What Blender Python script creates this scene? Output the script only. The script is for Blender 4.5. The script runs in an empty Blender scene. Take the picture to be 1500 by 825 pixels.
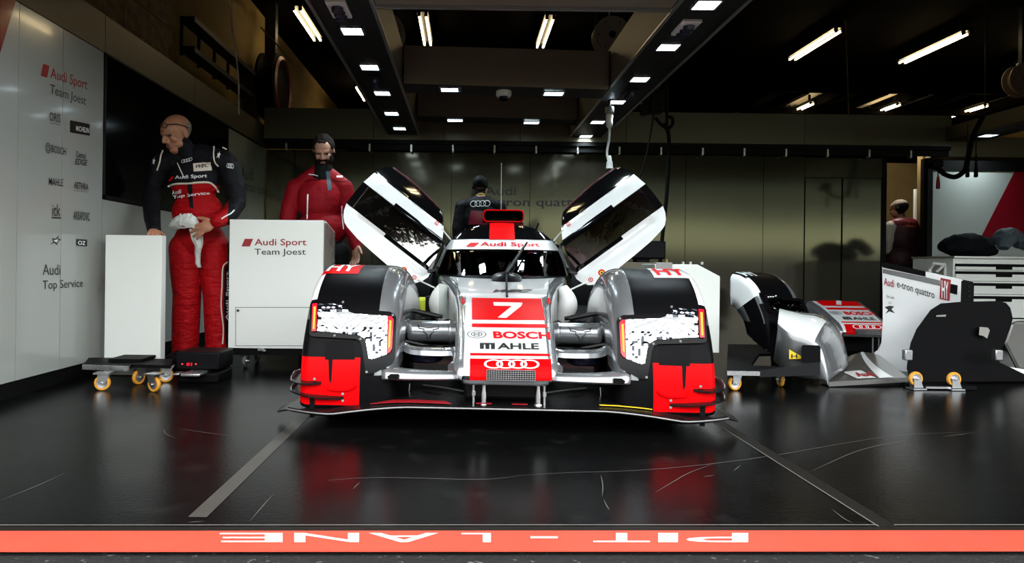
import bpy, bmesh, math, random
import numpy as np
from mathutils import Vector, Matrix, noise
random.seed(7)
SC = bpy.context.scene
COL = SC.collection
PI = math.pi
# ------------------------------------------------------------------ camera model (1500 x 825 photograph)
F, VX, VY, H, ROLL = 1000.0, 681.0, 388.0, 0.75, 0.012
def U(px, py, Y):
    u = (px - VX) / F; v = (VY - py) / F
    return Vector(((u - ROLL * v) * Y, Y, H + (v + ROLL * u) * Y))
def V3(*a): return Vector(a)
cam_d = bpy.data.cameras.new('camera'); cam = bpy.data.objects.new('camera', cam_d); COL.objects.link(cam)
cam_d.sensor_width = 36; cam_d.lens = 36 * F / 1500
cam_d.shift_x = (750 - VX) / 1500; cam_d.shift_y = (VY - 412.5) / 1500
cam_d.clip_start = 0.05; cam_d.clip_end = 300
cam.matrix_world = Matrix.Translation((0, 0, H)) @ Matrix.Rotation(PI / 2, 4, 'X') @ Matrix.Rotation(ROLL, 4, 'Z')
SC.camera = cam

# ------------------------------------------------------------------ materials
MATS = {}
def nt(name):
    m = bpy.data.materials.new(name); m.use_nodes = True
    t = m.node_tree; t.nodes.clear()
    o = t.nodes.new('ShaderNodeOutputMaterial')
    return m, t, o
def pm(name, col, rough=.5, metal=0., var=.08, scale=18., bump=0., bscale=None, coat=0., emis=None, estr=0., aniso=(1, 1, 1), spec=.5, detail=4., bdist=.01, dirt=None):
    """procedural Principled material: noise modulates colour, roughness and (optionally) a bump"""
    m, t, o = nt(name)
    b = t.nodes.new('ShaderNodeBsdfPrincipled'); L = t.links.new
    tc = t.nodes.new('ShaderNodeTexCoord'); mp = t.nodes.new('ShaderNodeMapping'); mp.inputs['Scale'].default_value = aniso
    n = t.nodes.new('ShaderNodeTexNoise'); n.inputs['Scale'].default_value = scale; n.inputs['Detail'].default_value = detail
    L(tc.outputs['Object'], mp.inputs['Vector']); L(mp.outputs[0], n.inputs['Vector'])
    mx = t.nodes.new('ShaderNodeMix'); mx.data_type = 'RGBA'
    mx.inputs[6].default_value = tuple(max(0, c * (1 - var)) for c in col) + (1,)
    mx.inputs[7].default_value = tuple(min(1, c * (1 + var)) for c in col) + (1,)
    L(n.outputs['Fac'], mx.inputs[0])
    last = mx.outputs[2]
    if dirt:
        dc, dscale, lo, hi = dirt
        n2 = t.nodes.new('ShaderNodeTexNoise'); n2.inputs['Scale'].default_value = dscale; n2.inputs['Detail'].default_value = 8
        L(tc.outputs['Object'], n2.inputs['Vector'])
        r = t.nodes.new('ShaderNodeMapRange'); r.inputs[1].default_value = lo; r.inputs[2].default_value = hi
        L(n2.outputs['Fac'], r.inputs[0])
        m2 = t.nodes.new('ShaderNodeMix'); m2.data_type = 'RGBA'; m2.inputs[7].default_value = tuple(dc) + (1,)
        L(r.outputs[0], m2.inputs[0]); L(last, m2.inputs[6]); last = m2.outputs[2]
    L(last, b.inputs['Base Color'])
    mr = t.nodes.new('ShaderNodeMapRange'); mr.inputs[3].default_value = max(.02, rough * .85); mr.inputs[4].default_value = min(1, rough * 1.15)
    L(n.outputs['Fac'], mr.inputs[0]); L(mr.outputs[0], b.inputs['Roughness'])
    b.inputs['Metallic'].default_value = metal; b.inputs['Specular IOR Level'].default_value = spec
    b.inputs['Coat Weight'].default_value = coat; b.inputs['Coat Roughness'].default_value = .06
    if bump:
        bn = t.nodes.new('ShaderNodeTexNoise'); bn.inputs['Scale'].default_value = bscale or scale * 2; bn.inputs['Detail'].default_value = 5
        L(mp.outputs[0], bn.inputs['Vector'])
        bp = t.nodes.new('ShaderNodeBump'); bp.inputs['Strength'].default_value = bump; bp.inputs['Distance'].default_value = bdist
        L(bn.outputs['Fac'], bp.inputs['Height']); L(bp.outputs[0], b.inputs['Normal'])
    if emis:
        b.inputs['Emission Color'].default_value = tuple(emis) + (1,); b.inputs['Emission Strength'].default_value = estr
    L(b.outputs[0], o.inputs['Surface'])
    MATS[name] = m
    return m
def glass_mat(name, tint, rough=.02, refl=(1, 1, 1), ior=1.5):
    """thin pane: tinted see-through mixed with a fresnel mirror"""
    m, t, o = nt(name); L = t.links.new
    tr = t.nodes.new('ShaderNodeBsdfTransparent'); tr.inputs[0].default_value = tuple(tint) + (1,)
    g = t.nodes.new('ShaderNodeBsdfGlossy'); g.inputs['Roughness'].default_value = rough; g.inputs[0].default_value = tuple(refl) + (1,)
    f = t.nodes.new('ShaderNodeFresnel'); f.inputs[0].default_value = ior
    n = t.nodes.new('ShaderNodeTexNoise'); n.inputs['Scale'].default_value = 9
    bp = t.nodes.new('ShaderNodeBump'); bp.inputs['Strength'].default_value = .03; bp.inputs['Distance'].default_value = .02
    L(n.outputs['Fac'], bp.inputs['Height']); L(bp.outputs[0], g.inputs['Normal'])
    x = t.nodes.new('ShaderNodeMixShader'); L(f.outputs[0], x.inputs[0]); L(tr.outputs[0], x.inputs[1]); L(g.outputs[0], x.inputs[2])
    L(x.outputs[0], o.inputs['Surface']); MATS[name] = m
    return m
def emit_mat(name, col, strength, var=.05, scale=30):
    m, t, o = nt(name); L = t.links.new
    e = t.nodes.new('ShaderNodeEmission'); e.inputs[1].default_value = strength
    n = t.nodes.new('ShaderNodeTexNoise'); n.inputs['Scale'].default_value = scale
    tc = t.nodes.new('ShaderNodeTexCoord'); L(tc.outputs['Object'], n.inputs['Vector'])
    mx = t.nodes.new('ShaderNodeMix'); mx.data_type = 'RGBA'
    mx.inputs[6].default_value = tuple(c * (1 - var) for c in col) + (1,); mx.inputs[7].default_value = tuple(col) + (1,)
    L(n.outputs['Fac'], mx.inputs[0]); L(mx.outputs[2], e.inputs[0]); L(e.outputs[0], o.inputs['Surface'])
    MATS[name] = m
    return m
def brick_mat(name, c1, c2, cm, scale):
    m, t, o = nt(name); L = t.links.new
    b = t.nodes.new('ShaderNodeBsdfPrincipled'); b.inputs['Roughness'].default_value = .8
    tc = t.nodes.new('ShaderNodeTexCoord'); mp = t.nodes.new('ShaderNodeMapping'); mp.inputs['Rotation'].default_value = (PI / 2, 0, PI / 2)
    sp = t.nodes.new('ShaderNodeSeparateXYZ'); cb = t.nodes.new('ShaderNodeCombineXYZ')
    L(tc.outputs['Object'], sp.inputs[0]); L(sp.outputs['Y'], cb.inputs['X']); L(sp.outputs['Z'], cb.inputs['Y'])
    br = t.nodes.new('ShaderNodeTexBrick'); br.inputs['Scale'].default_value = scale
    br.inputs['Brick Width'].default_value = .8; br.inputs['Row Height'].default_value = .4; br.inputs['Mortar Size'].default_value = .012
    br.inputs['Color1'].default_value = c1 + (1,); br.inputs['Color2'].default_value = c2 + (1,); br.inputs['Mortar'].default_value = cm + (1,)
    L(cb.outputs[0], br.inputs['Vector'])
    n = t.nodes.new('ShaderNodeTexNoise'); n.inputs['Scale'].default_value = 14; n.inputs['Detail'].default_value = 8
    L(tc.outputs['Object'], n.inputs['Vector'])
    mx = t.nodes.new('ShaderNodeMix'); mx.data_type = 'RGBA'; mx.blend_type = 'MULTIPLY'; mx.inputs[0].default_value = .9
    rp = t.nodes.new('ShaderNodeMapRange'); rp.inputs[1].default_value = .3; rp.inputs[2].default_value = .7; rp.inputs[3].default_value = .35; rp.inputs[4].default_value = 1.2
    L(n.outputs['Fac'], rp.inputs[0]); L(br.outputs['Color'], mx.inputs[6]); L(rp.outputs[0], mx.inputs[7])
    L(mx.outputs[2], b.inputs['Base Color'])
    bp = t.nodes.new('ShaderNodeBump'); bp.inputs['Strength'].default_value = .6; bp.inputs['Distance'].default_value = .01
    L(br.outputs['Fac'], bp.inputs['Height']); bp.invert = True; L(bp.outputs[0], b.inputs['Normal'])
    L(b.outputs[0], o.inputs['Surface']); MATS[name] = m
    return m

# ------------------------------------------------------------------ mesh builder
class MB:
    def __init__(s): s.v = []; s.f = []; s.m = []
    def add(s, vs, fs, mi=0):
        o = len(s.v); s.v += [Vector(p) for p in vs]
        for f in fs: s.f.append(tuple(o + i for i in f)); s.m.append(mi)
        return s
    def box(s, c, size, mi=0, M=None):
        x, y, z = (k / 2 for k in size); c = Vector(c)
        vs = [Vector((a * x, b * y, d * z)) for d in (-1, 1) for b in (-1, 1) for a in (-1, 1)]
        if M is not None: vs = [M @ p for p in vs]
        return s.add([c + p for p in vs], [(0, 2, 3, 1), (4, 5, 7, 6), (0, 1, 5, 4), (2, 6, 7, 3), (0, 4, 6, 2), (1, 3, 7, 5)], mi)
    def bx(s, x0, x1, y0, y1, z0, z1, mi=0):
        return s.box(((x0 + x1) / 2, (y0 + y1) / 2, (z0 + z1) / 2), (abs(x1 - x0), abs(y1 - y0), abs(z1 - z0)), mi)
    def cyl(s, p0, p1, r0, r1=None, n=16, mi=0, cap=True):
        r1 = r0 if r1 is None else r1; p0 = Vector(p0); p1 = Vector(p1); d = (p1 - p0).normalized()
        a = d.orthogonal().normalized(); b = d.cross(a)
        vs = []
        for p, r in ((p0, r0), (p1, r1)):
            vs += [p + (a * math.cos(2 * PI * i / n) + b * math.sin(2 * PI * i / n)) * r for i in range(n)]
        fs = [(i, (i + 1) % n, n + (i + 1) % n, n + i) for i in range(n)]
        if cap: fs += [tuple(range(n - 1, -1, -1)), tuple(range(n, 2 * n))]
        return s.add(vs, fs, mi)
    def loft(s, rings, closed=True, caps=True, mi=0, mfun=None):
        n = len(rings[0]); o = len(s.v)
        for r in rings: s.v += [Vector(p) for p in r]
        for k in range(len(rings) - 1):
            for i in range(n if closed else n - 1):
                j = (i + 1) % n
                f = (o + k * n + i, o + k * n + j, o + (k + 1) * n + j, o + (k + 1) * n + i)
                s.f.append(f); s.m.append(mi if mfun is None else mfun((s.v[f[0]] + s.v[f[1]] + s.v[f[2]] + s.v[f[3]]) / 4, k, i))
        if caps and closed:
            s.f.append(tuple(o + i for i in range(n - 1, -1, -1))); s.m.append(mi)
            s.f.append(tuple(o + (len(rings) - 1) * n + i for i in range(n))); s.m.append(mi)
        return s
    def tube(s, path, r, n=8, mi=0, closed=False):
        path = [Vector(p) for p in path]; rings = []; up = None
        for k, p in enumerate(path):
            a = path[k - 1] if (k > 0 or closed) else p; b = path[(k + 1) % len(path)] if (k < len(path) - 1 or closed) else p
            d = (b - a).normalized()
            if up is None: up = d.orthogonal().normalized()
            up = (up - d * up.dot(d)).normalized(); w = d.cross(up)
            rr = r[k] if isinstance(r, (list, tuple)) else r
            rings.append([p + (up * math.cos(2 * PI * i / n) + w * math.sin(2 * PI * i / n)) * rr for i in range(n)])
        if closed: rings.append(rings[0])
        return s.loft(rings, True, not closed, mi)
    def lathe(s, c, axis, prof, n=24, mi=0, mfun=None, caps=True):
        """prof: list of (radius, offset along axis)"""
        c = Vector(c); d = Vector(axis).normalized(); a = d.orthogonal().normalized(); b = d.cross(a)
        rings = [[c + d * h + (a * math.cos(2 * PI * i / n) + b * math.sin(2 * PI * i / n)) * max(r, 1e-4) for i in range(n)] for r, h in prof]
        return s.loft(rings, True, caps, mi, mfun)
    def ell(s, c, r, M=None, mi=0, n=16, k=10):
        c = Vector(c); r = (r, r, r) if isinstance(r, (int, float)) else r; rings = []
        for j in range(1, k):
            t = PI * j / k - PI / 2
            ring = [Vector((r[0] * math.cos(t) * math.cos(2 * PI * i / n), r[1] * math.cos(t) * math.sin(2 * PI * i / n), r[2] * math.sin(t))) for i in range(n)]
            rings.append([c + ((M @ p) if M is not None else p) for p in ring])
        o = len(s.v); s.loft(rings, True, False, mi)
        for sg, base in ((-1, 0), (1, (k - 2) * n)):
            tip = Vector((0, 0, sg * r[2])); s.v.append(c + ((M @ tip) if M is not None else tip)); ti = len(s.v) - 1
            for i in range(n):
                a, b = o + base + i, o + base + (i + 1) % n
                s.f.append((ti, b, a) if sg < 0 else (ti, a, b)); s.m.append(mi)
        return s
    def prism(s, poly, fn, mi=0, th=1.):
        """poly: 2-D outline, fn(a, b, t) -> point; t = 0 front, 1 back"""
        n = len(poly)
        vs = [fn(a, b, 0) for a, b in poly] + [fn(a, b, th) for a, b in poly]
        fs = [tuple(range(n)), tuple(range(2 * n - 1, n - 1, -1))] + [(i, n + i, n + (i + 1) % n, (i + 1) % n) for i in range(n)]
        return s.add(vs, fs, mi)
    def patch(s, poly, fn, step, mi=0, back=True, mfun=None, polys=None):
        """2-D outline (or polygons) cut by a grid, mapped by fn(a, b, t); solid if back"""
        bm = bmesh.new()
        if polys is None:
            bm.faces.new([bm.verts.new((a, b, 0)) for a, b in poly])
        else:
            cache = {}
            for pl in polys:
                vs = []
                for a, b in pl:
                    k = (round(a, 5), round(b, 5))
                    if k not in cache: cache[k] = bm.verts.new((a, b, 0))
                    if cache[k] not in vs: vs.append(cache[k])
                if len(vs) > 2:
                    try: bm.faces.new(vs)
                    except ValueError: pass
        xs = [v.co.x for v in bm.verts]; ys = [v.co.y for v in bm.verts]
        sx, sy = step if isinstance(step, tuple) else (step, step)
        for lo, hi, st, no in ((min(xs), max(xs), sx, (1, 0, 0)), (min(ys), max(ys), sy, (0, 1, 0))):
            k = math.floor(lo / st) + 1
            while k * st < hi:
                bmesh.ops.bisect_plane(bm, geom=bm.verts[:] + bm.edges[:] + bm.faces[:], plane_co=Vector(no) * (k * st), plane_no=no)
                k += 1
        bmesh.ops.triangulate(bm, faces=[f for f in bm.faces if len(f.verts) > 4])
        bm.verts.index_update(); o = len(s.v); n = len(bm.verts)
        co = [(v.co.x, v.co.y) for v in bm.verts]
        s.v += [Vector(fn(a, b, 0)) for a, b in co]
        if back: s.v += [Vector(fn(a, b, 1)) for a, b in co]
        for f in bm.faces:
            ix = [v.index for v in f.verts]
            mm = mi if mfun is None else mfun(f.calc_center_median())
            s.f.append(tuple(o + i for i in ix)); s.m.append(mm)
            if back: s.f.append(tuple(o + n + i for i in reversed(ix))); s.m.append(mm)
        if back:
            for e in bm.edges:
                if len(e.link_faces) == 1:
                    a, b = e.verts[0].index, e.verts[1].index
                    s.f.append((o + a, o + b, o + n + b, o + n + a)); s.m.append(mi)
        bm.free()
        return s
    def mirror(s):
        r = MB(); r.v = [Vector((-p.x, p.y, p.z)) for p in s.v]; r.f = [tuple(reversed(f)) for f in s.f]; r.m = list(s.m)
        return r
    def join(s, o, M=None):
        k = len(s.v); s.v += [(M @ p if M is not None else p.copy()) for p in o.v]
        s.f += [tuple(k + i for i in f) for f in o.f]; s.m += o.m
        return s
    def build(s, name, mats, parent=None, smooth=True, ang=35, bevel=0, fix=True, loc=None, seg=2):
        if not isinstance(mats, (list, tuple)): mats = [mats]
        off = OFF.get(parent.name, Vector()) if parent else (Vector(loc) if loc is not None else Vector())
        me = bpy.data.meshes.new(name)
        me.from_pydata([p - off for p in s.v], [], s.f)
        for m in mats: me.materials.append(MATS[m] if isinstance(m, str) else m)
        me.polygons.foreach_set('material_index', [min(i, len(mats) - 1) for i in s.m]); me.update()
        if fix:
            bm = bmesh.new(); bm.from_mesh(me)
            bmesh.ops.remove_doubles(bm, verts=bm.verts, dist=1e-5)
            bmesh.ops.recalc_face_normals(bm, faces=bm.faces)
            bm.to_mesh(me); bm.free()
        if smooth:
            me.polygons.foreach_set('use_smooth', [True] * len(me.polygons)); me.set_sharp_from_angle(angle=math.radians(ang))
        ob = bpy.data.objects.new(name, me); COL.objects.link(ob)
        if parent:
            ob.parent = parent; OFF[ob.name] = off
        else:
            ob.location = off; OFF[ob.name] = off
        if bevel:
            b = ob.modifiers.new('bevel', 'BEVEL'); b.width = bevel; b.segments = seg; b.limit_method = 'ANGLE'; b.angle_limit = math.radians(40)
        return ob
OFF = {}
def thing(name, label, cat, loc=(0, 0, 0), rotz=0, group=None, local=False):
    o = bpy.data.objects.new(name, None); COL.objects.link(o); o.location = loc; o.rotation_euler = (0, 0, rotz)
    o.empty_display_size = .1
    OFF[o.name] = Vector() if local else Vector(loc)
    return tag(o, label, cat, group)
def tag(o, label, cat, group=None):
    o['label'] = label; o['category'] = cat
    if group: o['group'] = group
    return o
def struct(o): o['kind'] = 'structure'; return o
def catmull(pts, n):
    pts = [Vector(p) if len(p) == 3 else Vector((p[0], p[1], 0)) for p in pts]; out = []
    P = [2 * pts[0] - pts[1]] + pts + [2 * pts[-1] - pts[-2]]
    m = len(pts) - 1
    for k in range(n + 1):
        t = k / n * m; i = min(int(t), m - 1); t -= i
        a, b, c, d = P[i], P[i + 1], P[i + 2], P[i + 3]
        out.append(.5 * ((2 * b) + (c - a) * t + (2 * a - 5 * b + 4 * c - d) * t * t + (3 * b - a - 3 * c + d) * t ** 3))
    return out
def interp(x, xs, ys):
    if x <= xs[0]: return ys[0]
    for i in range(len(xs) - 1):
        if x <= xs[i + 1]:
            t = (x - xs[i]) / (xs[i + 1] - xs[i]); return ys[i] + (ys[i + 1] - ys[i]) * t
    return ys[-1]

# ------------------------------------------------------------------ lettering
_TC = {}
def glyphs(s, shear=0., fat=0., spacing=1.):
    key = (s, shear, fat, spacing)
    if key in _TC: return _TC[key]
    c = bpy.data.curves.new('t', 'FONT'); c.body = s; c.size = 1; c.shear = shear; c.offset = fat; c.space_character = spacing; c.resolution_u = 3; c.fill_mode = 'FRONT'
    o = bpy.data.objects.new('t', c); COL.objects.link(o)
    dg = bpy.context.evaluated_depsgraph_get(); me = bpy.data.meshes.new_from_object(o.evaluated_get(dg))
    vs = [(v.co.x, v.co.y) for v in me.vertices]
    x0 = min(a for a, _ in vs); x1 = max(a for a, _ in vs); y0 = min(b for _, b in vs); y1 = max(b for _, b in vs)
    polys = [[((vs[i][0] - x0) / (x1 - x0), (vs[i][1] - y0) / (y1 - y0)) for i in p.vertices] for p in me.polygons]
    bpy.data.objects.remove(o); bpy.data.curves.remove(c); bpy.data.meshes.remove(me)
    _TC[key] = polys
    return polys
def text_on(mb, s, fn, step=(.5, .5), mi=0, **k):
    """fn(u, v) -> point; u, v in 0..1 across the lettering's box"""
    return mb.patch(None, lambda a, b, t: fn(a, b), step, mi, False, None, glyphs(s, **k))
def flat(o, w, h):
    o = Vector(o); w = Vector(w); h = Vector(h)
    return lambda a, b: o + w * a + h * b
def rings_on(mb, fn, aspect=2.9, mi=0, th=.07, n=28):
    """four interlocked rings in a unit box; aspect = width / height of the box"""
    r = .5; cx = [r + i * (aspect - 2 * r) / 3 for i in range(4)]
    for c in cx:
        polys = []
        for i in range(n):
            a0 = 2 * PI * i / n; a1 = 2 * PI * (i + 1) / n; q = r - th * 1.6
            polys.append([((c + R * math.cos(a)) / aspect, .5 + R * math.sin(a)) for R, a in ((r, a0), (r, a1), (q, a1), (q, a0))])
        mb.patch(None, lambda a, b, t: fn(a, b), (5, 5), mi, False, None, polys)
    return mb
def rhomb(mb, fn, mi=0):   # the small slanted red block before the team lettering
    return mb.patch([(0, 0), (.72, 0), (1, 1), (.28, 1)], lambda a, b, t: fn(a, b), (5, 5), mi, False)

# ------------------------------------------------------------------ palette
pm('floor_rubber', (.0026, .0027, .0028), .24, var=.5, scale=3.2, bump=.12, bscale=60, detail=10, bdist=.004, spec=.055, dirt=((.012, .012, .0115), 7, .58, .85))
pm('floor_tape', (.05, .048, .042), .4, var=.3, scale=9, spec=.25, dirt=((.006, .006, .006), 2.2, .48, .60))
pm('floor_joint', (.007, .006, .0045), .55, var=.3, scale=25, spec=.15)
pm('scuff', (.10, .095, .09), .6, var=.4, scale=60)
pm('line_red', (.50, .052, .026), .55, var=.12, scale=8, bump=.1, bscale=90, dirt=((.35, .05, .03), 5, .56, .72))
pm('line_white', (.62, .60, .57), .6, var=.08, scale=40, dirt=((.75, .25, .18), 30, .62, .75))
pm('asphalt', (.018, .018, .018), .8, var=.4, scale=60, bump=.5, bscale=160, spec=.1, dirt=((.12, .12, .12), 45, .64, .74))
pm('wall_white', (.38, .40, .37), .16, var=.02, scale=2, coat=.3)
pm('wall_red', (.20, .004, .010), .2, coat=.3)
pm('panel_grey', (.135, .115, .078), .38, metal=.25, var=.05, scale=300, bump=.03, bscale=600, bdist=.001)
pm('panel_satin', (.135, .122, .094), .11, metal=.88, var=.05, scale=1.5)
pm('seam_dark', (.01, .01, .01), .6)
pm('black_trim', (.004, .004, .004), .5, spec=.1)
pm('ceiling_black', (.0025, .002, .0015), .95, var=.3, scale=2, spec=.02)
pm('deck_metal', (.72, .68, .58), .6, metal=.3, var=.15, scale=4)
pm('screen_black', (.002, .002, .0025), .12, spec=.12)
brick_mat('blockwork', (.17, .11, .042), (.13, .085, .033), (.06, .042, .018), 1.0)
pm('concrete_warm', (.15, .105, .04), .85, var=.5, scale=3, bump=.2, spec=.1)
pm('gantry_grey', (.15, .122, .078), .45, var=.05, scale=250, bump=.02, bscale=500, bdist=.001)  # grey beams, with the warm light of the tubes put into the colour
pm('gantry_dark', (.014, .014, .015), .45, metal=.3, spec=.15)
pm('alu', (.62, .63, .64), .28, metal=.9)
pm('bolt_grey', (.16, .165, .17), .4, metal=.8)
pm('chrome', (.85, .87, .9), .08, metal=1.)
pm('steel', (.5, .51, .52), .3, metal=.95)
emit_mat('tube_warm', (1., .76, .40), 15.)
emit_mat('led_cool', (.72, .93, 1.), 9., .5, 60)
pm('car_silver', (.30, .315, .33), .24, metal=.65, var=.03, scale=200, coat=.8)
pm('car_white', (.90, .915, .915), .25, var=.015, coat=.8)
pm('car_red', (.70, .0015, .003), .35, var=.03, spec=.04)
pm('bezel_black', (.003, .003, .0035), .25, spec=.12)
pm('car_black', (.003, .003, .0035), .38, spec=.05)
pm('gloss_black', (.003, .003, .0035), .07, spec=.45)
pm('carbon', (.005, .005, .0055), .28, var=.5, scale=300, spec=.16)
pm('rubber', (.004, .004, .004), .7, spec=.06)
pm('lamp_red', (.6, .0, .01), .2, emis=(1, .01, .02), estr=1.1)
emit_mat('lamp_amber', (1., .50, .06), 1.6, .3, 25)
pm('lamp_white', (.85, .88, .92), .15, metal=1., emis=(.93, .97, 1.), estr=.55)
pm('lamp_chrome', (.42, .45, .5), .1, metal=1.)
pm('lamp_dark', (.03, .035, .045), .12, metal=.8)
pm('letter_red', (.30, .006, .012), .35)
pm('letter_bright_red', (.66, .002, .005), .4, spec=.04)
pm('letter_black', (.010, .010, .011), .4)
pm('letter_grey', (.06, .058, .05), .4)
pm('letter_white', (.85, .86, .85), .4)
pm('cabinet_white', (.80, .83, .79), .3, var=.015, scale=4, coat=.2)
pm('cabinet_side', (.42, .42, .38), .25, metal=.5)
pm('castor_yellow', (.75, .33, .03), .45)
pm('castor_grey', (.12, .12, .12), .5)
pm('board_black', (.004, .004, .0045), .55, bump=.2, bscale=200, spec=.06)
pm('plastic_black', (.004, .004, .005), .45, spec=.1)
pm('plastic_white', (.75, .76, .74), .35)
pm('sticker_yellow', (.85, .55, .02), .4)
pm('pad_green', (.52, .62, .02), .6, bump=.2)
pm('yellow', (.85, .6, .03), .4)
glass_mat('windscreen_glass', (.22, .25, .27))
glass_mat('window_glass', (.35, .35, .33), .03, (1, 1, .98), 2.6)
glass_mat('clear_lens', (.92, .95, .97))
glass_mat('clear_sheet', (.85, .88, .86), .1, (1, 1, 1), 1.6)
pm('skin', (.42, .19, .105), .5, var=.12, scale=25, bump=.08, bscale=80)
pm('skin_pale', (.42, .22, .15), .5, var=.1, scale=25)
pm('hair_dark', (.010, .007, .005), .75, spec=.1, var=.5, scale=120, bump=.5, bscale=200)
pm('hair_grey', (.26, .22, .17), .7, var=.3, scale=120, bump=.4, bscale=200)
pm('suit_red', (.36, .002, .005), .6, spec=.15, var=.2, scale=9, bump=.8, bscale=14, aniso=(1, 1, 2.2), bdist=.03)
pm('suit_black', (.006, .006, .008), .62, spec=.12, var=.3, scale=9, bump=.7, bscale=14, bdist=.03)
pm('jacket_red', (.22, .002, .007), .65, spec=.15, var=.15, scale=9, bump=.7, bscale=9, bdist=.03)
pm('jacket_blue', (.02, .055, .075), .6)
pm('trouser_black', (.006, .006, .006), .7, spec=.1, bump=.4, bscale=16, bdist=.02)
pm('vest_dark', (.030, .004, .007), .7, bump=.4, bscale=14, bdist=.02)
pm('shirt_white', (.45, .42, .38), .7, bump=.4, bscale=16, bdist=.02)
pm('piping_white', (.70, .63, .52), .5)
pm('rag_white', (.62, .64, .60), .8, bump=.8, bscale=25, bdist=.02)
pm('eye_dark', (.02, .014, .012), .3)
pm('lip', (.33, .12, .09), .5)
# ================================================================== THE SETTING
def G(px, py):
    """the floor point seen at a pixel"""
    u = (px - VX) / F; v = (VY - py) / F; Vv = v + ROLL * u
    Y = H / -Vv
    return Vector(((u - ROLL * v) * Y, Y, 0))
XL, XR, YB, ZC = -2.44, 11.6, 8.3, 4.2
def pit_y(x, top=True):          # the threshold is not quite square to the garage
    a, b = (G(0, 780), G(1500, 779)) if top else (G(0, 809), G(1500, 808))
    return a.y + (b.y - a.y) * (x - a.x) / (b.x - a.x)
# floor of the garage with its joints, tape and scuffs
fl = MB()
nx, ny = 28, 30
x0, x1 = -2.9, XR
gv = []
for j in range(ny + 1):
    for i in range(nx + 1):
        x = x0 + (x1 - x0) * i / nx; y0 = pit_y(x)
        gv.append((x, y0 + (17 - y0) * (j / ny) ** 1.3, 0))
fl.add(gv, [(j * (nx + 1) + i, j * (nx + 1) + i + 1, (j + 1) * (nx + 1) + i + 1, (j + 1) * (nx + 1) + i) for j in range(ny) for i in range(nx)], 0)
def strip(mb, pts, w, z, mi):
    rings = []
    pts = [Vector(p) for p in pts]
    for k, p in enumerate(pts):
        d = (pts[min(k + 1, len(pts) - 1)] - pts[max(k - 1, 0)]).normalized(); n = Vector((-d.y, d.x, 0))
        ww = w[k] if isinstance(w, (list, tuple)) else w
        rings.append([p + n * ww / 2 + Vector((0, 0, z)), p - n * ww / 2 + Vector((0, 0, z))])
    mb.loft(rings, False, False, mi)
strip(fl, [(-.775, 2.0, 0), (-.775, 4.2, 0), (-.775, 8.2, 0)], .055, .0015, 1)
strip(fl, [(1.245, 1.99, 0), (1.245, 4.2, 0), (1.245, 8.2, 0)], .05, .0015, 2)
strip(fl, [(1.215, 1.99, 0), (1.215, 8.2, 0)], .006, .0018, 3)
strip(fl, [(-2.9, pit_y(-2.9) + .018, 0), (5, pit_y(5) + .018, 0)], .036, .001, 2)
strip(fl, [(-2.9, pit_y(-2.9) + .05, 0), (5, pit_y(5) + .05, 0)], .006, .0012, 4)
for path in ([(750, 698), (830, 693), (960, 688), (1120, 670), (1300, 640), (1440, 632)], [(960, 722), (985, 707), (1010, 693), (1045, 680)], [(880, 696), (883, 712), (882, 728)], [(884, 732), (889, 742), (893, 748)],
             [(260, 628), (300, 634), (345, 640)], [(0, 734), (50, 714), (97, 693)], [(366, 764), (385, 742), (401, 724)], [(480, 704), (560, 700), (700, 703), (760, 698)], [(275, 766), (300, 764)], [(1190, 690), (1260, 660), (1330, 645)],
             [(1218, 746), (1236, 760), (1250, 767)], [(240, 628), (243, 636), (258, 643)], [(1075, 690), (1085, 682)], [(1030, 699), (1046, 697)], [(1380, 640), (1430, 634)], [(517, 717), (527, 707)]):
    P = catmull([G(*p) for p in path], 14)
    strip(fl, P, [.0004 + .0024 * math.sin(PI * k / 14) for k in range(15)], .0012, 4)
struct(fl.build('floor', ['floor_rubber', 'floor_tape', 'floor_joint', 'scuff', 'scuff'], smooth=False, fix=False))
# painted threshold line with its lettering
pl = MB()
pl.add([(-6, pit_y(-6, False), .0), (9, pit_y(9, False), .0), (9, pit_y(9), .0), (-6, pit_y(-6), .0), (-6, pit_y(-6, False), .004), (9, pit_y(9, False), .004), (9, pit_y(9), .004), (-6, pit_y(-6), .004)],
       [(4, 5, 6, 7), (0, 1, 5, 4), (2, 3, 7, 6), (1, 2, 6, 5), (3, 0, 4, 7)], 0)
pit_line = struct(pl.build('trim_1', ['line_red'], smooth=False))
lt = MB()
for ch, xa, xb in (('E', 322, 414), ('N', 431, 526), ('A', 540, 642), ('L', 676, 719), ('T', 869, 952), ('I', 964, 993), ('P', 1005, 1096)):
    text_on(lt, ch, lambda u, v, xa=xa, xb=xb: G(xb - u * (xb - xa), 783.6 + v * 13.6) + V3(0, 0, .0052), fat=.01)
lt.patch([(777, 788.6), (817, 788.6), (817, 791.4), (777, 791.4)], lambda a, b, t: G(a, b) + V3(0, 0, .0052), 50, 0, False)
lt.build('pit_lane_lettering', 'line_white', pit_line, smooth=False, fix=False)
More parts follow.
